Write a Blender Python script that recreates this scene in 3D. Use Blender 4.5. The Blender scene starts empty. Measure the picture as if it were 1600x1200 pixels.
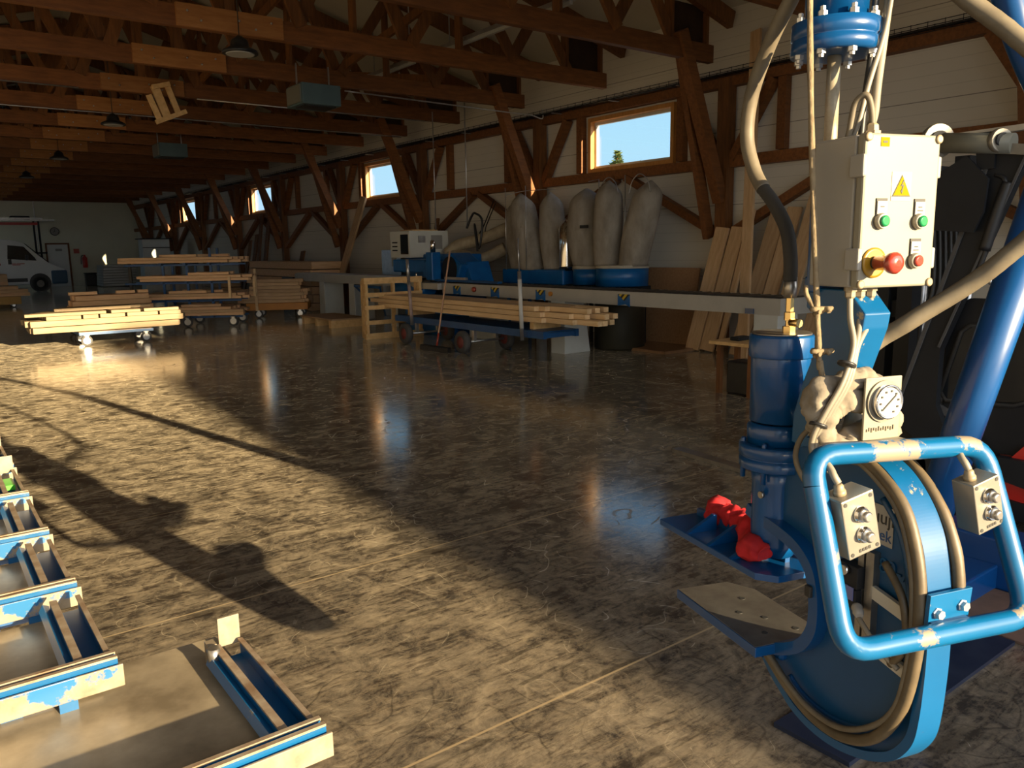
import bpy, bmesh, math, random
from mathutils import Vector, Matrix
random.seed(7)
scene = bpy.context.scene
COL = scene.collection
V = Vector
PI = math.pi

# ---------------------------------------------------------------- camera, sky, sun, exposure
F_PX = 1238.8
YAW, PITCH, ROLL = math.radians(37.035), math.radians(-9.752), math.radians(-0.898)
EYE = V((0, 0, 1.6))
fwd = V((math.sin(YAW)*math.cos(PITCH), math.cos(YAW)*math.cos(PITCH), math.sin(PITCH)))
rt0 = V((math.cos(YAW), -math.sin(YAW), 0)); up0 = rt0.cross(fwd)
RT = rt0*math.cos(ROLL) + up0*math.sin(ROLL)
UP = -rt0*math.sin(ROLL) + up0*math.cos(ROLL)
cd = bpy.data.cameras.new('camera'); cam = bpy.data.objects.new('camera', cd); COL.objects.link(cam)
cd.sensor_width = 36.0; cd.lens = F_PX/1600*36.0; cd.clip_start = .05; cd.clip_end = 400
cam.matrix_world = Matrix(((RT.x, UP.x, -fwd.x, EYE.x), (RT.y, UP.y, -fwd.y, EYE.y), (RT.z, UP.z, -fwd.z, EYE.z), (0, 0, 0, 1)))
scene.camera = cam

LIGHT_DIR = V((-.17, 1, -.21)).normalized()          # the way the sunlight travels: low evening sun behind the viewer
scene.view_settings.view_transform = 'Standard'
scene.view_settings.look = 'None'
scene.view_settings.exposure = 0.0
scene.view_settings.gamma = 1.0
scene.view_settings.use_curve_mapping = False
sl = bpy.data.lights.new('sun', 'SUN'); sun = bpy.data.objects.new('sun', sl); COL.objects.link(sun)
sl.energy = 21.0; sl.color = (1.0, .77, .45); sl.angle = math.radians(.55)
sun.rotation_euler = LIGHT_DIR.to_track_quat('-Z', 'Y').to_euler()
sun.location = (4, -15, 8)

wd = bpy.data.worlds.new('sky'); scene.world = wd; wd.use_nodes = True
nt = wd.node_tree; nt.nodes.clear()
def wn(t, **k):
    n = nt.nodes.new(t)
    for a, b in k.items(): setattr(n, a, b)
    return n
tc = wn('ShaderNodeTexCoord'); sp = wn('ShaderNodeSeparateXYZ'); nt.links.new(tc.outputs['Generated'], sp.inputs[0])
ramp = wn('ShaderNodeValToRGB'); nt.links.new(sp.outputs['Z'], ramp.inputs[0])
ramp.color_ramp.elements[0].position = 0.0; ramp.color_ramp.elements[0].color = (.42, .60, .76, 1)
ramp.color_ramp.elements[1].position = .55; ramp.color_ramp.elements[1].color = (.16, .42, .85, 1)
e = ramp.color_ramp.elements.new(.12); e.color = (.36, .60, .74, 1)
dt = wn('ShaderNodeVectorMath', operation='DOT_PRODUCT'); nt.links.new(tc.outputs['Generated'], dt.inputs[0]); dt.inputs[1].default_value = -LIGHT_DIR
mx = wn('ShaderNodeMath', operation='MAXIMUM'); nt.links.new(dt.outputs['Value'], mx.inputs[0]); mx.inputs[1].default_value = 0
pw = wn('ShaderNodeMath', operation='POWER'); nt.links.new(mx.outputs[0], pw.inputs[0]); pw.inputs[1].default_value = 3
gl = wn('ShaderNodeMix', data_type='RGBA', blend_type='MIX'); gl.inputs[6].default_value = (0, 0, 0, 1); gl.inputs[7].default_value = (2.8, 2.45, 2.05, 1)
nt.links.new(pw.outputs[0], gl.inputs[0])
ad = wn('ShaderNodeMix', data_type='RGBA', blend_type='ADD'); ad.inputs[0].default_value = 1
nt.links.new(ramp.outputs[0], ad.inputs[6]); nt.links.new(gl.outputs[2], ad.inputs[7])
bg = wn('ShaderNodeBackground'); bg.inputs[1].default_value = 1.5; nt.links.new(ad.outputs[2], bg.inputs[0])
ow = wn('ShaderNodeOutputWorld'); nt.links.new(bg.outputs[0], ow.inputs[0])

# ---------------------------------------------------------------- measuring helper
def at(px, py, X=None, Y=None, Z=None):
    """point on the plane X, Y or Z = const under a place of the 1600 x 1200 photograph"""
    d = fwd + RT*((px-800)/F_PX) - UP*((py-600)/F_PX)
    t = (X-EYE.x)/d.x if X is not None else (Y-EYE.y)/d.y if Y is not None else (Z-EYE.z)/d.z
    return EYE + d*t

# ---------------------------------------------------------------- mesh helpers
def frame_from(p0, p1, up=V((0, 0, 1))):
    x = (p1-p0).normalized()
    if abs(x.dot(up)) > .98: up = V((0, 1, 0)) if abs(x.y) < .9 else V((1, 0, 0))
    y = up.cross(x).normalized(); z = x.cross(y)
    return Matrix(((x.x, y.x, z.x), (x.y, y.y, z.y), (x.z, y.z, z.z)))

def smooth_path(pts, n=6):
    pts = [V(p) for p in pts]
    if len(pts) < 3: return pts
    out = []
    for i in range(len(pts)-1):
        a = pts[max(i-1, 0)]; b = pts[i]; c = pts[i+1]; d = pts[min(i+2, len(pts)-1)]
        for k in range(n):
            t = k/n
            out.append(.5*((2*b)+(c-a)*t+(2*a-5*b+4*c-d)*t*t+(3*b-a-3*c+d)*t**3))
    out.append(pts[-1]); return out

class MB:
    def __init__(s): s.bm = bmesh.new()
    def box(s, c, size, R=None, bev=0):
        R = R or Matrix.Identity(3); c = V(c); h = [k/2 for k in size]
        b = bmesh.new()
        vs = [b.verts.new((sx*h[0], sy*h[1], sz*h[2])) for sx in (-1, 1) for sy in (-1, 1) for sz in (-1, 1)]
        for f in ((0, 1, 3, 2), (4, 6, 7, 5), (0, 4, 5, 1), (2, 3, 7, 6), (0, 2, 6, 4), (1, 5, 7, 3)): b.faces.new([vs[i] for i in f])
        if bev: bmesh.ops.bevel(b, geom=b.edges[:], offset=bev, segments=2, profile=.5, affect='EDGES')
        for v in b.verts: v.co = R @ v.co + c
        s._merge(b); return s
    def _merge(s, b):
        m = {v: s.bm.verts.new(v.co) for v in b.verts}
        for f in b.faces:
            try:
                g = s.bm.faces.new([m[v] for v in f.verts]); g.smooth = f.smooth
            except ValueError: pass
        b.free()
    def bar(s, p0, p1, w, h, up=V((0, 0, 1)), bev=0):
        p0 = V(p0); p1 = V(p1)
        return s.box((p0+p1)/2, ((p1-p0).length, w, h), frame_from(p0, p1, up), bev)
    def tube(s, pts, r, seg=10, smooth=True, n=6, caps=True, rfun=None):
        P = smooth_path(pts, n) if smooth else [V(p) for p in pts]
        rings = []; nrm = None
        for i, p in enumerate(P):
            t = (P[min(i+1, len(P)-1)]-P[max(i-1, 0)]).normalized()
            if nrm is None: nrm = t.orthogonal().normalized()
            else:
                nrm = nrm - t*nrm.dot(t)
                nrm = nrm.normalized() if nrm.length > 1e-6 else t.orthogonal().normalized()
            bn = t.cross(nrm); rr = rfun(i/(len(P)-1))*r if rfun else r
            rings.append([s.bm.verts.new(p+(nrm*math.cos(2*PI*k/seg)+bn*math.sin(2*PI*k/seg))*rr) for k in range(seg)])
        for a, b in zip(rings, rings[1:]):
            for k in range(seg):
                f = s.bm.faces.new((a[k], a[(k+1) % seg], b[(k+1) % seg], b[k])); f.smooth = True
        if caps:
            s.bm.faces.new(rings[0][::-1]); s.bm.faces.new(rings[-1])
        return s
    def lathe(s, prof, base, axis=V((0, 0, 1)), seg=24, smooth=True):
        """prof: list of (radius, height along axis)"""
        axis = V(axis).normalized(); n = axis.orthogonal().normalized(); b = axis.cross(n); base = V(base)
        rings = [[s.bm.verts.new(base+axis*h+(n*math.cos(2*PI*k/seg)+b*math.sin(2*PI*k/seg))*max(r, 1e-4)) for k in range(seg)] for r, h in prof]
        for i in range(len(rings)-1):
            a, c = rings[i], rings[i+1]
            sharp = abs(prof[i][1]-prof[i+1][1]) < 1e-5
            for k in range(seg):
                f = s.bm.faces.new((a[k], a[(k+1) % seg], c[(k+1) % seg], c[k])); f.smooth = smooth and not sharp
        s.bm.faces.new(rings[0][::-1]); s.bm.faces.new(rings[-1])
        return s
    def prism(s, poly, o, ux, uy, th, bev=0):
        """poly in (ux, uy) coordinates from o, extruded th along ux x uy"""
        o = V(o); ux = V(ux); uy = V(uy); n = ux.cross(uy).normalized()
        b = bmesh.new()
        lo = [b.verts.new(o+ux*x+uy*y) for x, y in poly]; hi = [b.verts.new(v.co+n*th) for v in lo]
        b.faces.new(lo[::-1]); b.faces.new(hi); k = len(poly)
        for i in range(k): b.faces.new((lo[i], lo[(i+1) % k], hi[(i+1) % k], hi[i]))
        bmesh.ops.recalc_face_normals(b, faces=b.faces[:])
        if bev: bmesh.ops.bevel(b, geom=b.edges[:], offset=bev, segments=2, profile=.5, affect='EDGES')
        s._merge(b); return s
    def strip(s, path, n, width, th):
        """a flat band of given thickness following path (list of points), width along n"""
        P = [V(p) for p in path]; n = V(n).normalized(); L = []
        for i, p in enumerate(P):
            t = (P[min(i+1, len(P)-1)]-P[max(i-1, 0)]).normalized(); m = n.cross(t)
            L.append([s.bm.verts.new(p+n*a+m*b) for a, b in ((0, -th/2), (width, -th/2), (width, th/2), (0, th/2))])
        for a, b in zip(L, L[1:]):
            for k in range(4): s.bm.faces.new((a[k], a[(k+1) % 4], b[(k+1) % 4], b[k]))
        s.bm.faces.new(L[0][::-1]); s.bm.faces.new(L[-1]); return s
    def build(s, name, m, parent=None, M=None):
        bmesh.ops.recalc_face_normals(s.bm, faces=s.bm.faces[:])
        if M is not None: bmesh.ops.transform(s.bm, matrix=M, verts=s.bm.verts[:])
        off = wloc(parent) if parent is not None else V((0, 0, 0))
        if parent is None and len(s.bm.verts):
            zs = [v.co.z for v in s.bm.verts]; c = sum((v.co for v in s.bm.verts), V())/len(zs); off = V((c.x, c.y, min(zs)))
        bmesh.ops.translate(s.bm, vec=-off, verts=s.bm.verts[:])
        me = bpy.data.meshes.new(name); s.bm.to_mesh(me); s.bm.free()
        me.materials.append(m); o = bpy.data.objects.new(name, me); COL.objects.link(o)
        if parent is not None: o.parent = parent
        else: o.location = off
        return o

def wloc(o):
    l = V(o.location)
    while o.parent is not None: o = o.parent; l = l + V(o.location)
    return l
def tag(o, label, cat, group=None, kind=None):
    o['label'] = label; o['category'] = cat
    if group: o['group'] = group
    if kind: o['kind'] = kind
    return o
def thing(name, label, cat, loc=(0, 0, 0), group=None):
    o = bpy.data.objects.new(name, None); COL.objects.link(o); o.location = loc; o.empty_display_size = .2
    return tag(o, label, cat, group)
def struct(o): o['kind'] = 'structure'; return o
def copy_tree(o, parent=None):
    c = o.copy(); COL.objects.link(c); c.parent = parent
    for ch in list(o.children): copy_tree(ch, c)
    return c
def B(): return MB()

# ---------------------------------------------------------------- materials
MATS = {}
def nodes(name):
    m = bpy.data.materials.new(name); m.use_nodes = True; t = m.node_tree; t.nodes.clear()
    out = t.nodes.new('ShaderNodeOutputMaterial'); p = t.nodes.new('ShaderNodeBsdfPrincipled'); t.links.new(p.outputs[0], out.inputs[0])
    return m, t, p
def N(t, ty, **k):
    n = t.nodes.new(ty)
    for a, b in k.items():
        if a.startswith('i_'): n.inputs[a[2:].replace('_', ' ')].default_value = b
        else: setattr(n, a, b)
    return n
def mixc(t, fac, a, b):
    n = t.nodes.new('ShaderNodeMix'); n.data_type = 'RGBA'
    for s_, v in ((0, fac), (6, a), (7, b)):
        if hasattr(v, 'links') or hasattr(v, 'is_linked'): t.links.new(v, n.inputs[s_])
        else: n.inputs[s_].default_value = (*v, 1) if isinstance(v, (tuple, list)) and len(v) == 3 else v
    return n.outputs[2]
def ramp_(t, src, lo, hi, a=0, b=1):
    n = t.nodes.new('ShaderNodeMapRange'); t.links.new(src, n.inputs[0])
    n.inputs[1].default_value = lo; n.inputs[2].default_value = hi; n.inputs[3].default_value = a; n.inputs[4].default_value = b
    return n.outputs[0]
def coords(t, stretch=(1, 1, 1)):
    tcn = t.nodes.new('ShaderNodeTexCoord'); mp = t.nodes.new('ShaderNodeMapping'); t.links.new(tcn.outputs['Object'], mp.inputs[0])
    mp.inputs['Scale'].default_value = stretch; return mp.outputs[0]
def mk(name, c1, c2=None, rough=.5, metal=0., scale=6., stretch=(1, 1, 1), bump=0., chip=None, rnd=0., spec=.5, coat=0.):
    """two-tone noise material; chip = (colour, threshold, scale, roughness) for worn-through paint; rnd = per-object brightness change"""
    m, t, p = nodes(name); c = coords(t, stretch)
    nz = N(t, 'ShaderNodeTexNoise', i_Scale=scale, i_Detail=6., i_Roughness=.6); t.links.new(c, nz.inputs['Vector'])
    col = mixc(t, ramp_(t, nz.outputs[0], .35, .68), c1, c2 or c1)
    p.inputs['Roughness'].default_value = rough
    if chip:
        n2 = N(t, 'ShaderNodeTexNoise', i_Scale=chip[2], i_Detail=8., i_Roughness=.65); t.links.new(coords(t), n2.inputs['Vector'])
        msk = ramp_(t, n2.outputs[0], chip[1], chip[1]+.03)
        col = mixc(t, msk, col, chip[0])
        t.links.new(ramp_(t, msk, 0, 1, rough, chip[3]), p.inputs['Roughness'])
    if rnd:
        oi = t.nodes.new('ShaderNodeObjectInfo'); hs = t.nodes.new('ShaderNodeHueSaturation')
        t.links.new(ramp_(t, oi.outputs['Random'], 0, 1, 1-rnd, 1+rnd), hs.inputs['Value']); t.links.new(col, hs.inputs['Color']); col = hs.outputs[0]
    t.links.new(col, p.inputs['Base Color'])
    p.inputs['Metallic'].default_value = metal; p.inputs['Specular IOR Level'].default_value = spec; p.inputs['Coat Weight'].default_value = coat
    if bump:
        bn = N(t, 'ShaderNodeBump', i_Strength=bump, i_Distance=.01); t.links.new(nz.outputs[0], bn.inputs['Height']); t.links.new(bn.outputs[0], p.inputs['Normal'])
    MATS[name] = m; return m

timber = mk('timber', (.24, .088, .022), (.14, .048, .012), .62, scale=3, stretch=(1, 7, 7), bump=.15, rnd=.16)
timber_dark = mk('timber_dark', (.22, .085, .022), (.12, .045, .013), .6, scale=3, stretch=(7, 7, 1), bump=.15, rnd=.15)
splice_wood = mk('splice_wood', (.42, .19, .055), (.33, .13, .035), .6, scale=4, stretch=(1, 6, 6), rnd=.15)
frame_wood = mk('frame_wood', (.62, .30, .08), (.50, .22, .05), .5, scale=4, stretch=(5, 5, 1))
lumber = mk('lumber', (.80, .58, .33), (.68, .45, .23), .6, scale=3, stretch=(1, 9, 9), bump=.1, rnd=.14)
lumber_sunlit = mk('lumber_sunlit', (.25, .185, .105), (.19, .13, .065), .6, scale=3, stretch=(1, 9, 9), bump=.1, rnd=.12)  # copy of lumber with the colour darkened to offset full sun on it
lumber_red = mk('lumber_red', (.80, .52, .29), (.66, .39, .19), .6, scale=3, stretch=(1, 9, 9), rnd=.15)
plank_wood = mk('plank_wood', (.62, .42, .24), (.48, .30, .15), .65, scale=3, stretch=(1, 8, 8), rnd=.15)
crate_wood = mk('crate_wood', (.78, .52, .24), (.62, .38, .15), .6, scale=4, stretch=(3, 3, 3), rnd=.1)
chipboard = mk('chipboard', (.36, .20, .10), (.28, .15, .07), .7, scale=30)
blue_paint = mk('blue_paint', (.0015, .058, .20), (.001, .046, .16), .28, scale=3, coat=.3, bump=.03)
blue_web = mk('blue_web', (.003, .058, .17), (.002, .045, .13), .35, scale=3)
blue_worn = mk('blue_worn', (.001, .076, .21), (.001, .062, .175), .32, scale=4, chip=((.22, .19, .14), .64, 16, .6))
blue_handle = mk('blue_handle', (.001, .088, .225), (.001, .074, .195), .28, scale=5, chip=((.22, .18, .13), .585, 8, .5), coat=.2)
cream_worn = mk('cream_worn', (.25, .21, .15), (.15, .115, .075), .55, scale=18, chip=((.008, .10, .25), .57, 7, .35))
blue_bright = mk('blue_bright', (.0015, .055, .20), (.0012, .046, .175), .3, scale=2, coat=.3)
blue_cart = mk('blue_cart', (.012, .09, .26), (.008, .06, .19), .4, scale=5)
steel = mk('steel', (.42, .40, .37), (.30, .28, .26), .34, metal=.9, scale=14)
steel_sheet = mk('steel_sheet', (.36, .30, .21), (.15, .12, .08), .32, metal=.15, scale=5, bump=.05)
rust_edge = mk('rust_edge', (.34, .28, .21), (.20, .13, .08), .55, metal=.4, scale=20)
chrome = mk('chrome', (.80, .78, .75), (.74, .72, .70), .12, metal=1., scale=10)
hub_red = mk('hub_red', (.20, .04, .035), (.12, .03, .025), .6, scale=9)
rod_steel = mk('rod_steel', (.66, .60, .48), (.42, .34, .22), .28, metal=.55, scale=18)
brass = mk('brass', (.80, .58, .25), (.66, .44, .18), .25, metal=1., scale=12)
zinc = mk('zinc', (.56, .56, .56), (.44, .44, .45), .35, metal=.8, scale=12)
black = mk('black', (.012, .012, .013), (.02, .02, .022), .45, scale=8)
black_soft = mk('black_soft', (.013, .014, .017), (.019, .021, .024), .5, scale=3, spec=.2)
rubber = mk('rubber', (.018, .017, .016), (.03, .028, .025), .75, scale=10)
rubber_grey = mk('rubber_grey', (.06, .06, .062), (.085, .082, .08), .8, scale=10)
hose_tan = mk('hose_tan', (.115, .085, .048), (.06, .045, .026), .5, scale=12, bump=.1)
hose_dust = mk('hose_dust', (.155, .13, .09), (.09, .073, .05), .6, scale=9, bump=.1)
cable_grey = mk('cable_grey', (.22, .195, .155), (.15, .135, .105), .5, scale=8)
rope_m = mk('rope_m', (.22, .17, .10), (.13, .095, .055), .9, scale=60, stretch=(1, 1, .5), bump=.6)
box_grey = mk('box_grey', (.27, .26, .24), (.24, .23, .21), .45, scale=2, chip=((.42, .33, .22), .66, 7, .5))
box_lid = mk('box_lid', (.215, .20, .155), (.19, .175, .135), .45, scale=2, chip=((.15, .115, .075), .62, 6, .5))
fitting = mk('fitting', (.27, .22, .14), (.21, .16, .10), .45, scale=20)
alu = mk('alu', (.27, .25, .21), (.21, .195, .165), .34, metal=.5, scale=8)
label_white = mk('label_white', (.30, .29, .27), None, .6, spec=.2)
sign_yellow = mk('sign_yellow', (.21, .155, .002), None, .7, spec=.05)
green_btn = mk('green_btn', (.006, .17, .055), None, .25, coat=.5)
red_btn = mk('red_btn', (.30, .035, .02), None, .22, coat=.6)
yellow_disc = mk('yellow_disc', (.26, .14, .006), None, .4)
ink = mk('ink', (.02, .02, .02), None, .6)
red_cloth = mk('red_cloth', (.50, .008, .014), (.30, .004, .010), .85, scale=12, bump=.3)
grey_cloth = mk('grey_cloth', (.24, .21, .165), (.14, .115, .085), .9, scale=12, bump=.4)
red_paint = mk('red_paint', (.55, .02, .015), (.45, .015, .012), .35, scale=4, coat=.3)
white_wall = mk('white_wall', (.55, .51, .43), (.50, .46, .38), .8, scale=1.2)
far_plaster = mk('far_plaster', (.74, .72, .58), (.68, .66, .52), .85, scale=.7)
roof_panel = mk('roof_panel', (.60, .56, .44), (.54, .50, .40), .8, scale=.8)
conv_grey = mk('conv_grey', (.46, .45, .41), (.40, .39, .36), .45, scale=3)
conv_white = mk('conv_white', (.60, .62, .60), (.54, .56, .54), .45, scale=3)
roller_dark = mk('roller_dark', (.10, .09, .08), (.06, .055, .05), .4, metal=.5, scale=10)
machine_blue = mk('machine_blue', (.006, .13, .40), (.004, .09, .30), .35, scale=4)
cabinet_white = mk('cabinet_white', (.66, .66, .60), (.60, .60, .54), .45, scale=3)
bag_cloth = mk('bag_cloth', (.36, .325, .275), (.22, .19, .155), .9, scale=5, stretch=(1, 1, .5), bump=.35)
bag_rim = mk('bag_rim', (.50, .46, .38), (.42, .38, .30), .7)
suction_tan = mk('suction_tan', (.46, .39, .27), (.34, .28, .19), .6, scale=8, bump=.1)
barrel_dark = mk('barrel_dark', (.045, .04, .025), (.03, .028, .018), .55, scale=4)
white_paint = mk('white_paint', (.74, .74, .72), (.70, .70, .68), .3, scale=2, coat=.4)
glass_dark = mk('glass_dark', (.012, .015, .018), None, .06, spec=.8)
orange_paint = mk('orange_paint', (.60, .24, .03), (.5, .2, .03), .5, scale=4)
yellow_paint = mk('yellow_paint', (.58, .34, .08), (.50, .28, .06), .55, scale=4)
red_plastic = mk('red_plastic', (.45, .05, .03), None, .4)
pink_handle = mk('pink_handle', (.62, .38, .24), (.52, .30, .18), .5, scale=6)
lamp_glass = mk('lamp_glass', (.42, .42, .40), None, .4)
heater_blue = mk('heater_blue', (.08, .135, .15), (.065, .11, .125), .5, scale=4)
heater_side = mk('heater_side', (.17, .17, .14), None, .5)
green_tape = mk('green_tape', (.05, .45, .02), None, .4)
leaf_green = mk('leaf_green', (.16, .20, .05), (.10, .14, .03), .7, scale=3, rnd=.2)
plate_navy = mk('plate_navy', (.014, .022, .05), (.03, .04, .07), .35, metal=.3, scale=7)
mat_brown = mk('mat_brown', (.16, .09, .06), (.10, .06, .04), .8, scale=8)
roof_tile = mk('roof_tile', (.22, .11, .07), (.16, .08, .05), .8, scale=8)
render_wall = mk('render_wall', (.45, .40, .32), None, .9)

def make_siding():
    m, t, p = nodes('siding')
    tcn = t.nodes.new('ShaderNodeTexCoord'); s = t.nodes.new('ShaderNodeSeparateXYZ'); t.links.new(tcn.outputs['Object'], s.inputs[0])
    md = N(t, 'ShaderNodeMath', operation='PINGPONG'); t.links.new(s.outputs['Z'], md.inputs[0]); md.inputs[1].default_value = .075
    big = N(t, 'ShaderNodeMath', operation='PINGPONG'); t.links.new(s.outputs['Z'], big.inputs[0]); big.inputs[1].default_value = .55
    ln = ramp_(t, md.outputs[0], 0, .006, 1, 0); lb = ramp_(t, big.outputs[0], 0, .008, 1, 0)
    nz = N(t, 'ShaderNodeTexNoise', i_Scale=1.1, i_Detail=5.); t.links.new(tcn.outputs['Object'], nz.inputs['Vector'])
    c = mixc(t, nz.outputs[0], (.74, .70, .62), (.66, .62, .54))
    m1 = N(t, 'ShaderNodeMath', operation='MULTIPLY'); t.links.new(ln, m1.inputs[0]); m1.inputs[1].default_value = .35
    c = mixc(t, m1.outputs[0], c, (.26, .24, .20)); c = mixc(t, lb, c, (.16, .14, .12))
    t.links.new(c, p.inputs['Base Color']); p.inputs['Roughness'].default_value = .7
    return m
siding = make_siding()

def make_floor():
    m, t, p = nodes('floor_concrete')
    tcn = t.nodes.new('ShaderNodeTexCoord'); co = tcn.outputs['Object']
    s = t.nodes.new('ShaderNodeSeparateXYZ'); t.links.new(co, s.inputs[0])
    big = N(t, 'ShaderNodeTexNoise', i_Scale=.55, i_Detail=5., i_Roughness=.6); t.links.new(co, big.inputs['Vector'])
    mid = N(t, 'ShaderNodeTexNoise', i_Scale=6.5, i_Detail=12., i_Roughness=.78, i_Distortion=.5); t.links.new(co, mid.inputs['Vector'])
    fine = N(t, 'ShaderNodeTexNoise', i_Scale=22., i_Detail=8., i_Roughness=.7); t.links.new(co, fine.inputs['Vector'])
    # curved scuffs: thin rings round scattered cell centres, broken up by noise
    def scuffs(scale, k, off, wid):
        mp = t.nodes.new('ShaderNodeMapping'); t.links.new(co, mp.inputs[0]); mp.inputs['Location'].default_value = (off, off*1.7, 0); mp.inputs['Scale'].default_value = (1, 1, 0.001)
        ds = N(t, 'ShaderNodeTexNoise', i_Scale=3., i_Detail=2.); t.links.new(mp.outputs[0], ds.inputs['Vector'])
        ad_ = N(t, 'ShaderNodeVectorMath', operation='MULTIPLY_ADD'); t.links.new(ds.outputs['Color'], ad_.inputs[0]); ad_.inputs[1].default_value = (.25, .25, 0); t.links.new(mp.outputs[0], ad_.inputs[2])
        vo = N(t, 'ShaderNodeTexVoronoi', i_Scale=scale); t.links.new(ad_.outputs[0], vo.inputs['Vector'])
        ml = N(t, 'ShaderNodeMath', operation='MULTIPLY'); t.links.new(vo.outputs['Distance'], ml.inputs[0]); ml.inputs[1].default_value = k
        fr = N(t, 'ShaderNodeMath', operation='PINGPONG'); t.links.new(ml.outputs[0], fr.inputs[0]); fr.inputs[1].default_value = .5
        a = ramp_(t, fr.outputs[0], 0, wid*.7, 1, 0)
        br = N(t, 'ShaderNodeTexNoise', i_Scale=scale*1.3, i_Detail=3.); t.links.new(mp.outputs[0], br.inputs['Vector'])
        b = ramp_(t, br.outputs[0], .50, .60)
        mu = N(t, 'ShaderNodeMath', operation='MULTIPLY'); t.links.new(a, mu.inputs[0]); t.links.new(b, mu.inputs[1]); return mu.outputs[0]
    sc1 = scuffs(2.1, 4., 0, .09); sc2 = scuffs(3.7, 3., 4.3, .08); sc3 = scuffs(1.3, 5., 9.1, .06)
    def mx_(a, b):
        n = N(t, 'ShaderNodeMath', operation='MAXIMUM'); t.links.new(a, n.inputs[0]); t.links.new(b, n.inputs[1]); return n.outputs[0]
    sc = mx_(sc1, sc2)
    # dark tyre strokes
    mpd = t.nodes.new('ShaderNodeMapping'); t.links.new(co, mpd.inputs[0]); mpd.inputs['Rotation'].default_value = (0, 0, .9); mpd.inputs['Scale'].default_value = (1.2, 6, 1)
    dk = N(t, 'ShaderNodeTexNoise', i_Scale=1.6, i_Detail=4.); t.links.new(mpd.outputs[0], dk.inputs['Vector'])
    dark = ramp_(t, dk.outputs[0], .62, .68)
    mpe = t.nodes.new('ShaderNodeMapping'); t.links.new(co, mpe.inputs[0]); mpe.inputs['Rotation'].default_value = (0, 0, -.35); mpe.inputs['Scale'].default_value = (1.4, 7, 1); mpe.inputs['Location'].default_value = (7, 3, 0)
    dk2 = N(t, 'ShaderNodeTexNoise', i_Scale=2.2, i_Detail=3.); t.links.new(mpe.outputs[0], dk2.inputs['Vector'])
    dark = mx_(dark, ramp_(t, dk2.outputs[0], .64, .69))
    c = mixc(t, ramp_(t, mid.outputs[0], .36, .64), (.024, .022, .022), (.27, .22, .155))
    def streak(rot, sc_, loc):
        mp = t.nodes.new('ShaderNodeMapping'); t.links.new(co, mp.inputs[0]); mp.inputs['Rotation'].default_value = (0, 0, rot); mp.inputs['Scale'].default_value = (1, 5.5, 1); mp.inputs['Location'].default_value = (loc, loc, 0)
        nn = N(t, 'ShaderNodeTexNoise', i_Scale=sc_, i_Detail=8., i_Roughness=.75, i_Distortion=.3); t.links.new(mp.outputs[0], nn.inputs['Vector']); return nn.outputs[0]
    st1 = ramp_(t, streak(.55, 5.5, 0), .52, .60); st2 = ramp_(t, streak(-.75, 5.0, 5), .56, .63); st3 = ramp_(t, streak(1.5, 8.5, 9), .53, .62)
    k1 = N(t, 'ShaderNodeMath', operation='MULTIPLY'); t.links.new(mx_(st1, st2), k1.inputs[0]); k1.inputs[1].default_value = .62
    c = mixc(t, k1.outputs[0], c, (.04, .030, .022))
    k2 = N(t, 'ShaderNodeMath', operation='MULTIPLY'); t.links.new(st3, k2.inputs[0]); k2.inputs[1].default_value = .35
    c = mixc(t, k2.outputs[0], c, (.26, .20, .125))
    c = mixc(t, ramp_(t, big.outputs[0], .40, .70, 0, .55), c, (.030, .028, .028))
    f2 = N(t, 'ShaderNodeMath', operation='MULTIPLY'); t.links.new(ramp_(t, fine.outputs[0], .5, .66), f2.inputs[0]); f2.inputs[1].default_value = .55
    c = mixc(t, f2.outputs[0], c, (.21, .165, .115))
    f3 = N(t, 'ShaderNodeMath', operation='MULTIPLY'); t.links.new(sc, f3.inputs[0]); f3.inputs[1].default_value = .20
    c = mixc(t, f3.outputs[0], c, (.26, .21, .14))
    f4 = N(t, 'ShaderNodeMath', operation='MULTIPLY'); t.links.new(mx_(dark, sc3), f4.inputs[0]); f4.inputs[1].default_value = .6
    c = mixc(t, f4.outputs[0], c, (.02, .016, .013))
    # saw-cut joints
    def joint(axis, off, period, wid):
        a = N(t, 'ShaderNodeMath', operation='SUBTRACT'); t.links.new(s.outputs[axis], a.inputs[0]); a.inputs[1].default_value = off
        q = N(t, 'ShaderNodeMath', operation='PINGPONG'); t.links.new(a.outputs[0], q.inputs[0]); q.inputs[1].default_value = period/2
        return ramp_(t, q.outputs[0], wid*.5, wid, 1, 0)
    j = mx_(joint('X', 3.48, 40, .012), mx_(joint('X', 6.05, 40, .012), joint('Y', 2.68, 1.545, .007)))
    c = mixc(t, j, c, (.30, .23, .14))
    t.links.new(c, p.inputs['Base Color'])
    r1 = ramp_(t, mid.outputs[0], .3, .7, .09, .17)
    r2 = N(t, 'ShaderNodeMath', operation='MULTIPLY_ADD'); t.links.new(sc, r2.inputs[0]); r2.inputs[1].default_value = .2; t.links.new(r1, r2.inputs[2])
    t.links.new(r2.outputs[0], p.inputs['Roughness']); p.inputs['Specular IOR Level'].default_value = 1.0
    # fine sawdust film, catching low light
    dm = N(t, 'ShaderNodeMath', operation='SUBTRACT'); t.links.new(ramp_(t, mid.outputs[0], .40, .60, .02, .17), dm.inputs[0])
    dm2 = N(t, 'ShaderNodeMath', operation='MULTIPLY'); t.links.new(mx_(st1, st2), dm2.inputs[0]); dm2.inputs[1].default_value = .13; t.links.new(dm2.outputs[0], dm.inputs[1])
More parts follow.
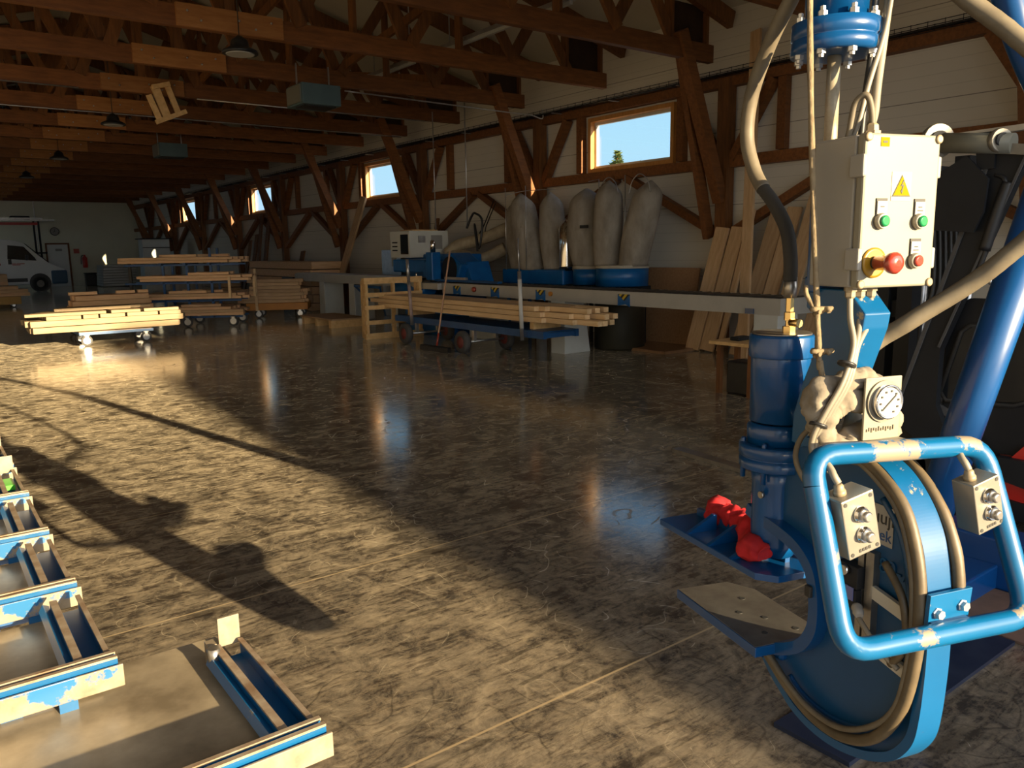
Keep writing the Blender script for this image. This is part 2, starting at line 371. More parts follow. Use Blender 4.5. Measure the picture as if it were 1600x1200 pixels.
    dm3 = N(t, 'ShaderNodeMath', operation='MULTIPLY_ADD'); t.links.new(mx_(sc, st3), dm3.inputs[0]); dm3.inputs[1].default_value = .14; t.links.new(dm.outputs[0], dm3.inputs[2]); dm3.use_clamp = True
    t.links.new(dm3.outputs[0], p.inputs['Sheen Weight']); p.inputs['Sheen Roughness'].default_value = .35; p.inputs['Sheen Tint'].default_value = (1, .86, .62, 1)
    bn = N(t, 'ShaderNodeBump', i_Strength=.05, i_Distance=.004); t.links.new(mid.outputs[0], bn.inputs['Height']); t.links.new(bn.outputs[0], p.inputs['Normal'])
    return m
floor_m = make_floor()
def make_glass():
    m = bpy.data.materials.new('window_glass'); m.use_nodes = True; t = m.node_tree; t.nodes.clear()
    o = t.nodes.new('ShaderNodeOutputMaterial'); mi = t.nodes.new('ShaderNodeMixShader'); tr = t.nodes.new('ShaderNodeBsdfTransparent'); g = t.nodes.new('ShaderNodeBsdfGlossy')
    tr.inputs[0].default_value = (.97, .99, 1, 1); g.inputs['Roughness'].default_value = .02; mi.inputs[0].default_value = .06
    t.links.new(tr.outputs[0], mi.inputs[1]); t.links.new(g.outputs[0], mi.inputs[2]); t.links.new(mi.outputs[0], o.inputs[0]); return m
glass = make_glass()
def make_hazard():
    m, t, p = nodes('hazard'); tcn = t.nodes.new('ShaderNodeTexCoord'); s = t.nodes.new('ShaderNodeSeparateXYZ'); t.links.new(tcn.outputs['Object'], s.inputs[0])
    a = N(t, 'ShaderNodeMath', operation='ADD'); t.links.new(s.outputs['Y'], a.inputs[0]); t.links.new(s.outputs['Z'], a.inputs[1])
    q = N(t, 'ShaderNodeMath', operation='PINGPONG'); t.links.new(a.outputs[0], q.inputs[0]); q.inputs[1].default_value = .05
    g = N(t, 'ShaderNodeMath', operation='GREATER_THAN'); t.links.new(q.outputs[0], g.inputs[0]); g.inputs[1].default_value = .025
    t.links.new(mixc(t, g.outputs[0], (.02, .02, .02), (.62, .46, .03)), p.inputs['Base Color']); return m
hazard = make_hazard()

# ================================================================ THE HALL
XW, YF, XL, YN, SP = 10.25, 47.0, -3.35, -2.0, 2.22     # right wall, far wall, left wall, gate wall, truss spacing
RIDGE = 3.45
struct(B().box(((XW+XL)/2, (YF+YN)/2, -.1), (XW-XL+.6, YF-YN+.6, .2)).build('floor', floor_m))
struct(B().box((0, 0, -.32), (240, 240, .2)).build('ground', mk('ground', (.21, .205, .195), (.17, .165, .155), .9, scale=.6)))
WIN = [10.06+8.88*k for k in range(4)]; WW, WZ0, WZ1 = 2.04, 2.92, 3.88
wb = B(); edges = [YN] + [v for c in WIN for v in (c-WW/2, c+WW/2)] + [YF]
for i in range(0, len(edges), 2): wb.box((XW+.05, (edges[i]+edges[i+1])/2, 2.6), (.10, edges[i+1]-edges[i], 5.2))
for c in WIN:
    wb.box((XW+.05, c, WZ0/2), (.10, WW, WZ0)); wb.box((XW+.05, c, (WZ1+5.2)/2), (.10, WW, 5.2-WZ1))
struct(wb.build('wall_right', siding))
LG0, LG1, LGH = 39.0, 44.5, 3.7                          # open side gate by the parked van
lb = B(); el = edges[:-1]+[LG0]
for i in range(0, len(el), 2): lb.box((XL-.05, (el[i]+el[i+1])/2, 2.6), (.10, el[i+1]-el[i], 5.2))
lb.box((XL-.05, (LG1+YF)/2, 2.6), (.10, YF-LG1, 5.2)); lb.box((XL-.05, (LG0+LG1)/2, (LGH+5.2)/2), (.10, LG1-LG0, 5.2-LGH))
for c in WIN:
    lb.box((XL-.05, c, WZ0/2), (.10, WW, WZ0)); lb.box((XL-.05, c, (WZ1+5.2)/2), (.10, WW, 5.2-WZ1))
struct(lb.build('wall_left', siding))
DX0, DX1 = 5.82, 6.92
fb = B(); fb.box(((XL+DX0)/2, YF+.1, 3.5), (DX0-XL, .2, 7)); fb.box(((XW+DX1)/2, YF+.1, 3.5), (XW-DX1, .2, 7)); fb.box(((DX0+DX1)/2, YF+.1, 4.6), (DX1-DX0, .2, 4.8))
struct(fb.build('wall_far', far_plaster))
GX0, GX1, GH = -3.2, 7.0, 4.4
nb = B(); nb.box(((GX1+XW)/2, YN-.1, 3.5), (XW-GX1, .2, 7)); nb.box(((GX0+GX1)/2, YN-.1, (GH+7)/2), (GX1-GX0, .2, 7-GH)); nb.box(((XL+GX0)/2, YN-.1, 3.5), (GX0-XL, .2, 7))
struct(nb.build('wall_near', siding))
cb = B()
for x0, z0, x1, z1 in ((XL-.3, 5.05, RIDGE, 6.95), (RIDGE, 6.95, XW+.3, 5.05)):
    cb.bar(((x0+x1)/2, YN-.4, (z0+z1)/2), ((x0+x1)/2, YF+.4, (z0+z1)/2), math.hypot(x1-x0, z1-z0), .12, up=V((-(z1-z0), 0, x1-x0)))
struct(cb.build('ceiling', roof_panel))
sash_m = mk('sash_paint', (.60, .55, .45), None, .5)
def window(k, x, c, sx):
    r = bpy.data.objects.new(f'window_{k}', None); COL.objects.link(r); r.location = (x, c, WZ0); struct(r)
    f = B(); t_ = .07; xf = x+sx*.015; xs = x+sx*.06
    for y in (c-WW/2+t_/2, c+WW/2-t_/2): f.box((xf, y, (WZ0+WZ1)/2), (.17, t_, WZ1-WZ0))
    for z in (WZ0+t_/2, WZ1-t_/2): f.box((xf, c, z), (.17, WW-2*t_, t_))
    struct(f.build('frame', frame_wood, r))
    g = B(); k_ = .05
    for y in (c-WW/2+t_+k_/2, c+WW/2-t_-k_/2): g.box((xs, y, (WZ0+WZ1)/2), (.06, k_, WZ1-WZ0-2*t_))
    for z in (WZ0+t_+k_/2, WZ1-t_-k_/2): g.box((xs, c, z), (.06, WW-2*t_-2*k_, k_))
    struct(g.build('sash', sash_m, r))
    struct(B().box((xs, c, (WZ0+WZ1)/2), (.012, WW-2*t_-2*k_, WZ1-WZ0-2*t_-2*k_)).build('pane', glass, r))
for i, c in enumerate(WIN):
    window(i+1, XW, c, 1); window(i+5, XL, c, -1)  # left-wall windows are unseen, added by symmetry to brighten the hall
struct(B().box((XW-.09, (YF+YN)/2, WZ0-.09), (.16, YF-YN-.2, .16)).build('trim_1', timber))
struct(B().box((XW-.09, (YF+YN)/2, 4.02), (.16, YF-YN-.2, .20)).build('trim_2', timber))
# far door
d = bpy.data.objects.new('door_1', None); COL.objects.link(d); d.location = ((DX0+DX1)/2, YF, 0); struct(d)
struct(B().box(((DX0+DX1)/2, YF+.06, 1.06), (DX1-DX0-.16, .06, 2.12)).build('leaf', white_paint, d))
f = B(); f.box((DX0+.04, YF+.04, 1.1), (.08, .16, 2.2)); f.box((DX1-.04, YF+.04, 1.1), (.08, .16, 2.2)); f.box(((DX0+DX1)/2, YF+.04, 2.16), (DX1-DX0-.16, .16, .08))
struct(f.build('frame', timber_dark, d)); struct(B().box((DX0+.2, YF+.0, 1.05), (.14, .06, .04)).build('handle', zinc, d))
struct(B().box(((DX0+DX1)/2+.05, YF+.024, 1.85), (.3, .01, .12)).build('door_sign', label_white, d))

# roof trusses ----------------------------------------------------
TY = [10.15+SP*k for k in range(-3, 17)]
ZC = 4.2
tr = thing('roof_truss', '', 'roof truss', (RIDGE, TY[0], ZC), 'timber roof trusses')
y0 = TY[0]
def T3(x, z, dy=0): return V((x, y0+dy, z))
def topz(x): return 4.98+(6.85-4.98)*(1-abs(x-RIDGE)/(XW-.1-RIDGE))-.12
B().bar(T3(XL+.1, ZC+.12), T3(2.88, ZC+.12), .10, .24).build('bottom_chord', timber, tr)
B().bar(T3(2.88, ZC+.12), T3(XW-.55, ZC+.12), .10, .24).build('bottom_chord', timber, tr)
spl = B().bar(T3(2.83, ZC+.125, -.075), T3(4.10, ZC+.125, -.075), .05, .25).build('splice_plate', splice_wood, tr)
for k, (bx_, bz_) in enumerate(((2.95, .17), (3.1, .08), (3.55, .14), (3.75, .07), (3.95, .17))):
    B().lathe([(.014, 0), (.014, .012), (.005, .016)], T3(bx_, ZC+bz_, -.10), (0, -1, 0), 6).build('bolt', zinc, spl)
for sx in (-1, 1): B().bar(T3(RIDGE, topz(RIDGE)), T3(RIDGE+sx*(XW-.1-RIDGE), topz(XW-.1)), .10, .24).build('top_chord', timber_dark, tr)
nodes_b = [RIDGE+k for k in (-6.1, -4.3, -2.5, -.9, .9, 2.5, 4.3, 5.5)]
nodes_t = [RIDGE+k for k in (-5.2, -3.4, -1.7, 0, 1.7, 3.4, 4.9)]
for i, xt in enumerate(nodes_t):
    for xb in (nodes_b[i], nodes_b[i+1]):
        B().bar(T3(xb, ZC+.2, .06*(-1)**i), T3(xt, topz(xt)-.08, .06*(-1)**i), .06, .16).build('web', timber_dark, tr)
B().bar(T3(RIDGE, ZC+.2), T3(RIDGE, topz(RIDGE)-.1), .12, .18).build('king_post', timber_dark, tr)
for xb in (RIDGE-1.7, RIDGE+1.7, RIDGE+3.4, RIDGE+5.45, RIDGE+6.2): B().bar(T3(xb, ZC+.2, .09), T3(xb, topz(xb)-.1, .09), .05, .14).build('strut', timber_dark, tr)
B().box(T3(RIDGE+5.85, ZC+.45, .11), (.75, .03, .66)).build('gusset_board', mk('gusset_dark', (.05, .025, .012), (.03, .016, .01), .7), tr)
ORD = ['first', 'second', 'third', 'fourth', 'fifth', 'sixth', 'seventh', 'eighth', 'ninth', 'tenth', 'eleventh', 'twelfth', 'thirteenth', 'fourteenth', 'fifteenth', 'sixteenth', 'seventeenth', 'eighteenth', 'nineteenth', 'twentieth']
for k, y in enumerate(TY):
    o = tr if k == 0 else copy_tree(tr)
    o.location.y = y; o['label'] = f'dark timber roof truss, {ORD[k]} counting from the gate end'
# slender bracing between trusses
for k, (x0, z0, x1, z1, ya, yb) in enumerate(((2.2, 4.5, 1.2, 5.6, 7.9, 12.3), (4.9, 5.6, 4.4, 4.5, 10.1, 14.6), (6.6, 5.5, 6.0, 4.5, 7.9, 12.4), (3.2, 6.2, 2.4, 4.5, 12.4, 16.8), (7.6, 4.5, 6.8, 5.3, 12.3, 16.8), (1.3, 4.5, 2.0, 5.8, 14.6, 19.0), (3.9, 4.5, 4.6, 5.9, 16.8, 21.2))):
    tag(B().bar((x0, ya, z0), (x1, yb, z1), .05, .12).build('roof_brace', timber_dark), f'thin diagonal roof brace, {ORD[k]} of the slats running between trusses', 'roof brace', 'slanted roof braces')

# wall posts with braces -----------------------------------------------
CY = [7.93+4.44*k for k in range(-1, 9)]
po = thing('timber_post', '', 'post', (XW-.2, CY[0], 0), 'timber posts along the windowed wall')
y0 = CY[0]; xp = XW-.12
B().bar((xp-.03, y0, 0), (xp-.03, y0, 4.02), .18, .2, up=V((0, 1, 0))).build('post', timber_dark, po)
B().bar((xp-.12, y0-.0, 2.25), (XW-1.25, y0-.02, 4.55), .16, .18).build('knee_brace', timber, po)
B().bar((xp-.14, y0+.19, 1.7), (XW-1.05, y0+.19, 4.62), .1, .16).build('knee_brace', timber, po)
for s_ in (-1, 1):
    B().bar((xp, y0+s_*.12, 2.86), (xp, y0+s_*.80, 3.92), .12, .15, up=V((1, 0, 0))).build('upper_brace', timber, po)
    B().bar((xp, y0+s_*.1, 1.75), (xp, y0+s_*2.1, 2.76), .12, .15, up=V((1, 0, 0))).build('lower_brace', timber, po)
for k, y in enumerate(CY):
    o = po if k == 0 else copy_tree(po)
    o.location.y = y; o['label'] = f'braced timber wall post, {ORD[k]} counting from the gate end'
SY = [7.0, 8.86, 11.26, 13.5, 15.7, 17.74, 20.14, 22.4, 24.6, 26.6, 29.05, 33.0, 35.5, 38.0]
for k, y in enumerate(SY):
    tag(B().bar((XW-.07, y, 2.93), (XW-.07, y, 3.92), .12, .14, up=V((0, 1, 0))).build('wall_stud', timber), f'short upright stud between the two wall rails, {ORD[k]} from the gate end', 'stud', 'wall studs')

# cable tray, conduits, heaters, lamps -------------------------------------
ct = thing('cable_tray', 'black wire basket cable tray along the top of the windowed wall', 'cable tray', (XW-.28, 20, 4.06))
t = B()
for x, z in ((XW-.36, 4.06), (XW-.19, 4.06), (XW-.36, 4.13), (XW-.19, 4.13)): t.bar((x, 3.5, z), (x, 44, z), .008, .008)
for k in range(200):
    y = 3.5+.2*k; t.bar((XW-.36, y, 4.06), (XW-.36, y, 4.14), .006, .006); t.bar((XW-.36, y, 4.06), (XW-.19, y, 4.06), .006, .006); t.bar((XW-.19, y, 4.06), (XW-.19, y, 4.14), .006, .006)
t.build('basket', black, ct)
t = B()
for k in range(3): t.tube([(XW-.33+.05*k, y, 4.075+.006*math.sin(y*3+k)) for y in (3.6, 10, 17, 24, 31, 43)], .012, 6, n=3)
t.build('cable', black_soft, ct)
for k in range(26): B().bar((XW-.4, 4.2+1.5*k, 4.04), (XW-.04, 4.2+1.5*k, 4.04), .04, .012).bar((XW-.05, 4.2+1.5*k, 3.97), (XW-.05, 4.2+1.5*k, 4.04), .04, .012).build('bracket', zinc, ct)
def conduit(pts, label, r=.012):
    tag(B().tube(pts, r, 8, n=4).build('conduit', zinc), label, 'conduit', 'thin metal conduits under the roof')
conduit([(XL+.1, 14.48, 4.18), (2.5, 14.48, 4.18)], 'short thin conduit ending beside the hanging wooden frame')
conduit([(XL+.1, 16.7, 4.18), (4.15, 16.7, 4.17), (9.5, 16.7, 4.16)], 'long thin conduit passing behind the hanging wooden frame')
conduit([(4.3, 14.48, 4.18), (8.8, 14.48, 4.17)], 'thin conduit from the hanging wooden frame towards the windowed wall')
conduit([(5.95, 12.22, 4.12), (7.5, 12.24, 4.1), (9.2, 12.26, 4.08), (9.75, 12.2, 4.06), (9.95, 12.1, 4.0), (9.9, 12.05, 4.16)], 'thin conduit from the nearer ceiling heater to the cable tray')
def heater(x, y, z, label):
    h = thing('ceiling_heater', label, 'heater', (x, y, z), 'ceiling heaters')
    B().box((x, y, z+.15), (.62, .6, .30), bev=.01).build('casing', heater_blue, h)
    B().box((x-.32, y, z+.15), (.02, .5, .25)).build('side_grille', heater_side, h)
    B().box((x, y-.06, z-.005), (.5, .34, .02)).build('outlet', black, h)
    for sx in (-.26, .26): B().bar((x+sx, y, z+.3), (x+sx, y, z+.62), .02, .02).build('hanger', zinc, h)
p_ = at(487, 172, Y=12.0); heater(p_.x, 11.9, p_.z+.02, 'grey-blue ceiling heater box, the nearer one')
p_ = at(267, 248, Y=20.0); heater(p_.x, 20.0, p_.z+.02, 'grey-blue ceiling heater box, the farther one')
lp = None
for k, (x, y) in enumerate(((3.4, 9.66), (3.27, 16.05), (3.27, 22.3), (3.2, 28.0))):
    if lp is None:
        lp = thing('pendant_lamp', '', 'lamp', (x, y, 3.86), 'round pendant lamps')
        B().lathe([(.20, 0), (.205, .02), (.19, .04), (.11, .075), (.10, .13), (.085, .16), (.05, .18), (.03, .2)], (x, y, 3.87), seg=28).build('housing', black, lp)
        B().lathe([(.155, 0), (.165, .012)], (x, y, 3.862), seg=28).build('diffuser', lamp_glass, lp)
        B().tube([(x, y, 4.07), (x, y, 6.85)], .006, 6).build('hanger', black, lp); o = lp
    else: o = copy_tree(lp); o.location = (x, y, 3.86)
    o['label'] = f'black round pendant lamp under the roof, {ORD[k]} counting away from the camera'
for k, (ya, yb) in enumerate(((7.9, 10.95), (11.75, 13.4))):
    s_ = thing('strip_light', ('grey strip light rail above the second truss', 'grey strip light rail farther from the camera')[k], 'strip light', (7.02, (ya+yb)/2, 4.6), 'strip lights')
    B().bar((7.02, ya, 4.66), (7.02, yb, 4.66), .09, .06).build('rail', zinc, s_); B().bar((7.02, ya+.05, 4.61), (7.02, yb-.05, 4.61), .05, .04).build('tube', lamp_glass, s_)
    for y in (ya+.2, yb-.2): B().bar((7.02, y, 4.69), (7.02, y, 5.6), .015, .015).build('hanger', zinc, s_)

# hanging wooden frame
hf = thing('hanging_frame', 'small wooden slatted frame hanging crooked from a roof truss', 'wooden frame', at(260, 165, Y=14.3))
def HP(px, py, y=14.40): return at(px, py, Y=y)
for a, b, h_ in (((232, 148), (249, 186), .085), ((241, 134), (263, 188), .13), ((261, 134), (280, 180), .085)):
    B().bar(HP(*a), HP(*b), .05, h_, up=V((1, 0, 0))).build('slat', crate_wood, hf)
for a, b in (((244, 191), (291, 174)), ((238, 136), (265, 131))): B().bar(HP(*a, 14.34), HP(*b, 14.34), .06, .07).build('cross_rail', crate_wood, hf)
for p_ in ((246, 134), (262, 132)): B().bar(HP(*p_), V((HP(*p_).x, 14.46, 4.24)), .012, .012, up=V((0, 1, 0))).build('hook', zinc, hf)

# ================================================================ TIMBER AND TROLLEYS
def board(p0, p1, w, h, m, label, group, name='board', cat='board', up=V((0, 0, 1))):
    p0 = V(p0); p1 = V(p1); L = (p1-p0).length
    mb = B(); mb.box((0, 0, 0), (L, w, h), bev=.004)
    me = bpy.data.meshes.new(name); mb.bm.to_mesh(me); mb.bm.free(); me.materials.append(m)
    o = bpy.data.objects.new(name, me); COL.objects.link(o)
    o.matrix_world = Matrix.Translation((p0+p1)/2) @ frame_from(p0, p1, up).to_4x4()
    return tag(o, label, cat, group)

def spin(root, boards_, deg):
    M = Matrix.Translation(root.location) @ Matrix.Rotation(math.radians(deg), 4, 'Z') @ Matrix.Translation(-root.location)
    for o in boards_: o.matrix_world = M @ o.matrix_basis
    root.rotation_euler.z = math.radians(deg)
def caster(x, y, r, parent, zt, fixed=False):
    w_ = B().lathe([(r*.55, -.022), (r*.95, -.022), (r, -.012), (r, .012), (r*.95, .022), (r*.55, .022)], (x, y, r), (0, 1, 0), 22).build('wheel', rubber_grey, parent)
    B().lathe([(r*.62, -.027), (r*.62, .027)], (x, y, r), (0, 1, 0), 16).build('hub', zinc, w_)
    f = B(); f.box((x, y-.034, (r+zt)/2+.01), (.05, .006, zt-r)); f.box((x, y+.034, (r+zt)/2+.01), (.05, .006, zt-r)); f.box((x, y, zt), (.09, .09, .012))
    f.build('caster_fork', zinc, parent)

# --- sunlit low trolley with pale boards
LB = 'pale sawn board in the sunlit pile on the low blue trolley'
t = thing('lumber_trolley', 'low blue trolley on grey castors carrying the sunlit pile of pale boards', 'trolley', (2.9, 15.95, 0))
f = B(); 
for y in (15.62, 16.28): f.bar((2.3, y, .225), (3.52, y, .225), .05, .05)
for x in (2.33, 2.9, 3.49): f.bar((x, 15.64, .225), (x, 16.26, .225), .05, .05)
f.build('frame', blue_cart, t)
B().box((2.9, 15.95, .265), (1.2, .7, .03)).build('deck', plank_wood, t)
for x, y in ((2.42, 15.66), (3.40, 15.66), (2.42, 16.24), (3.40, 16.24)): caster(x, y, .095, t, .195)
rows = [15.52+.145*k for k in range(6)]
for li, (z, x0, x1) in enumerate(((.335, 1.62, 4.02), (.445, 1.56, 4.07))):
    for k, y in enumerate(rows):
        a = x0+random.uniform(-.06, .06); b = x1+random.uniform(-.10, .05)
        board((a, y, z), (b, y+random.uniform(-.01, .01), z), .135, .10, lumber_sunlit, LB, 'boards on the sunlit trolley')
for k, y in enumerate(rows):                       # shorter offcuts laid end to end
    cuts = [1.78, 2.35, 2.62, 3.05, 3.60] if k < 2 else [1.75, 2.6, 3.6]
    for a, b in zip(cuts, cuts[1:]+[4.0]):
        board((a+.01+random.uniform(0, .03), y, .532), (b-.01, y, .532), .13, .066, lumber_sunlit, LB, 'boards on the sunlit trolley')
for k, y in enumerate(rows[:5]):
    for a, b in ((1.5+.1*k, 2.74), (2.82, 3.3), (3.36, 3.96))[:3 if k == 0 else 2]:
        board((a, y, .595), (b, y, .595), .13, .052, lumber_sunlit, LB, 'boards on the sunlit trolley')
for k, y in enumerate(rows[2:5]): board((1.98+.1*k, y, .65), (3.2+.2*k, y, .65), .13, .05, lumber_sunlit, LB, 'boards on the sunlit trolley')
# pile behind it
LB2 = 'brown board in the low pile just behind the sunlit trolley'
t = thing('lumber_trolley', 'low trolley hidden behind the sunlit one, under a short brown pile', 'trolley', (3.2, 17.9, 0))
B().box((3.2, 17.9, .24), (1.5, .7, .06)).build('deck', plank_wood, t)
for x, y in ((2.6, 17.6), (3.8, 17.6), (2.6, 18.2), (3.8, 18.2)): caster(x, y, .09, t, .19)
for li in range(5):
    for k in range(4):
        board((2.45+.03*li+random.uniform(0, .05), 17.66+.15*k, .325+.105*li), (4.05-random.uniform(0, .12), 17.66+.15*k, .325+.105*li), .14, .1, lumber_red, LB2, 'boards in the pile behind the sunlit trolley')
for a, b in ((2.5, 3.0), (3.35, 3.7), (3.75, 3.95)): board((a, 17.7, .84), (b, 17.7, .84), .12, .06, lumber_red, LB2, 'boards in the pile behind the sunlit trolley')

# --- four-tier rack trolley
t = thing('lumber_rack', 'tall four-tier blue rack on wheels full of reddish boards', 'rack', (5.0, 18.45, 0))
TZ = [.22, .58, .97, 1.36]
f = B()
for x in (4.55, 5.05, 5.55):
    for y in (18.15, 18.85): f.bar((x, y, .2), (x, y, 1.42 if x < 5.5 else 1.7), .05, .05, up=V((0, 1, 0)))
f.build('upright', blue_cart, t)
B().bar((3.75, 18.5, .1), (3.75, 18.5, 1.38), .06, .05, up=V((0, 1, 0))).build('end_post', black, t)
for z in TZ:
    f = B()
    for x in (4.55, 5.05, 5.55): f.bar((x, 17.95, z), (x, 19.05, z), .05, .05)
    for y in (18.15, 18.85): f.bar((3.75, y, z-.02), (6.15, y, z-.02), .04, .04)
    f.build('shelf_frame', blue_cart, t)
B().bar((3.72, 18.5, .13), (3.9, 18.5, .13), .4, .05).build('foot', black, t)
for x, y in ((5.02, 18.0), (5.98, 18.0), (5.02, 19.0), (5.98, 19.0)): caster(x, y, .11, t, .2)
names = ['lowest', 'second lowest', 'second highest', 'top']; rack, RB = t, []
for ti, z in enumerate(TZ):
    lab = f'reddish board lying on the {names[ti]} tier of the tall wheeled rack'
    x0 = (4.1, 3.75, 3.9, 3.55)[ti]; x1 = (6.15, 6.3, 6.35, 6.15)[ti]
    for li in range(2 if ti else 3):
        for k in range(6):
            y = 18.02+.165*k; q = random.uniform(-.22, .08) + .05*k*0
            RB.append(board((x0+random.uniform(0, .22)+.06*k, y, z+.055+.062*li), (x1+q, y, z+.055+.062*li), .15, .058, lumber_red, lab, f'boards on the {names[ti]} rack tier'))
    for k in range(3):
        a = random.uniform(x0+.8, x1-1.0); RB.append(board((a, 18.05+.3*k, z+(.18 if ti else .243)), (a+random.uniform(.4, .9), 18.05+.3*k, z+(.18 if ti else .243)), .14, .055, lumber_red, lab, f'boards on the {names[ti]} rack tier'))
for k, (x, y) in enumerate(((5.98, 17.86), (6.42, 18.3))):
    B().bar((x, y, .62), (x, y, 1.08), .05, .05, up=V((0, 1, 0))).build('wooden_stake', lumber, t)
spin(rack, RB, -30)

# --- wooden box trolley with squared timber
t = thing('timber_trolley', 'wooden trolley with one upright stake carrying squared timbers', 'trolley', (7.3, 19.2, 0))
B().box((7.3, 19.2, .28), (1.45, .85, .17), bev=.008).build('deck', orange_paint, t)
for x, y in ((6.84, 18.92), (7.82, 18.92), (6.84, 19.5), (7.82, 19.5)): caster(x, y, .10, t, .19)
B().bar((6.83, 18.76, .19), (6.83, 18.76, 1.2), .06, .05, up=V((0, 1, 0))).build('stake', lumber, t)
RB = []
for li in range(7):
    for k in range((6, 6, 6, 5, 3, 2, 2)[li]):
        y = 18.9+.088*k+.05*(li > 3)+(.08 if li == 5 and k else 0); z = .365+.082*li+.042
        L1 = 7.95+random.uniform(-.12, .12)-.12*(li > 3)
        RB.append(board((6.3+random.uniform(0, .2)+.25*(li > 3), y, z), (L1, y, z), .08, .078, lumber_red if k else plank_wood, 'squared timber in the block stacked on the wooden trolley with the stake', 'squared timbers on the stake trolley'))
spin(t, RB, -28)

# --- big blue flatbed with pneumatic wheels
t = thing('flatbed_trolley', 'long blue flatbed trolley with red-hubbed air tyres and two tall stakes', 'trolley', (7.15, 10.4, 0))
XD0, XD1, YD0, YD1 = 6.85, 7.5, 8.35, 12.5
f = B()
for x in (XD0+.03, XD1-.03): f.bar((x, YD0, .40), (x, YD1, .40), .06, .09)
for k in range(6): y = YD0+.05+(YD1-YD0-.1)*k/5; f.bar((XD0+.06, y, .40), (XD1-.06, y, .40), .06, .07)
f.build('frame', blue_cart, t)
B().box(((XD0+XD1)/2, (YD0+YD1)/2, .452), (XD1-XD0, YD1-YD0, .012)).build('deck', blue_cart, t)
for y in (10.15, 11.9):
    B().tube([(6.78, y, .175), (7.58, y, .175)], .02, 8, smooth=False).build('axle', zinc, t)
    for x in (6.72, 7.56):
        w_ = B().lathe([(.09, -.05), (.15, -.055), (.172, -.035), (.178, 0), (.172, .035), (.15, .055), (.09, .05)], (x, y, .178), (1, 0, 0), 26).build('tyre', rubber_grey, t)
        B().lathe([(.03, -.058), (.10, -.05), (.10, .05), (.03, .058)], (x, y, .178), (1, 0, 0), 18).build('hub', hub_red, w_)
        B().bar((x*.5+3.58, y, .18), (x*.5+3.58, y, .37), .05, .05, up=V((0, 1, 0))).build('axle_bracket', zinc, t)
for y in (8.75, 12.2): B().box((7.22, y, .51), (.5, .09, .10)).build('bearer', crate_wood, t)
B().lathe([(.075, 0), (.075, .33), (.11, .335), (.11, .355)], (7.12, 8.72, 0), seg=20).build('prop_leg', zinc, t)
for k, (p0, p1) in enumerate(((at(636, 405, X=6.79), at(644, 508, X=6.79)), (at(809, 372, X=6.79), at(816, 532, X=6.79)))):
    st = B().tube([p1, p0.lerp(p1, .32)], .028, 10, smooth=False).tube([p0.lerp(p1, .32), p0], .010 if k else .028, 8, smooth=False).build('stake', zinc, t)
    bd = B()
    bd.tube([p1.lerp(p0, .12), p1.lerp(p0, .60)], .0295, 10, smooth=False)
    bd.build('paint_band', mk('band_red' if k == 0 else 'band_white', (.40, .30, .28) if k == 0 else (.6, .6, .58), None, .5), st)
for li in range(3):
    for k in range(7):
        x = 6.93+.092*k; z = .605+.076*li
        ya = 7.45+random.uniform(0, .75)+(.25 if li == 2 else 0)+(.35 if k < 2 else 0)
        board((x, ya, z), (x, 13.35+random.uniform(-.2, .15), z), .086, .07, lumber, 'long squared timber in the bundle on the blue flatbed trolley', 'long timbers on the flatbed trolley')
# broom
b_ = thing('broom', 'push broom with black bristles leaning on the flatbed timbers', 'broom', (6.6, 10.7, 0))
pb, pt = V((6.6, 10.72, .07)), at(703, 392, X=7.0)
B().tube([pb, pt], .014, 8, smooth=False).build('broom_handle', pink_handle, b_)
B().tube([pb, pb.lerp(pt, .14)], .017, 8, smooth=False).build('handle_socket', red_btn, b_)
q0, q1 = V((6.52, 11.05, .07)), V((6.6, 10.35, .07))
B().bar(q0, q1, .06, .03).build('broom_head', black_soft, b_); B().bar(q0-V((0, 0, .035)), q1-V((0, 0, .035)), .07, .06).build('bristles', black, b_)

# upright pallet-like crate
c_ = thing('slatted_crate', 'upright open wooden pallet crate standing by the saw table', 'crate', (7.0, 13.0, 0))
Yc = 13.0
for nm, x in (('front_post', 6.55), ('front_post', 7.10), ('front_post', 7.66)):
    B().bar((x, Yc, 0.02), (x, Yc, 1.05), .05, .075, up=V((0, 1, 0))).build(nm, crate_wood, c_)
for z in (.05, .30, .57, .80, 1.05): B().box((7.1, Yc-.03, z), (1.2, .03, .075 if z not in (.05, 1.05) else .11)).build('rail', crate_wood, c_)
for x in (6.55, 7.66): B().bar((x, Yc+.12, 0.02), (x, Yc+.12, 1.05), .05, .075, up=V((0, 1, 0))).build('rear_post', crate_wood, c_)
for x in (6.55, 7.66):
    for z in (.05, .57, 1.05): B().box((x, Yc+.06, z), (.05, .12, .09)).build('side_rail', crate_wood, c_)
t = thing('pallet', 'low brown pallet on the floor left of the upright crate', 'pallet', (7.6, 16.2, 0))
for y in (15.5, 16.2, 16.9): B().box((7.35, y, .08), (.8, .12, .16)).build('block', crate_wood, t)
B().box((7.35, 16.2, .175), (.85, 1.7, .03)).build('deck', plank_wood, t)

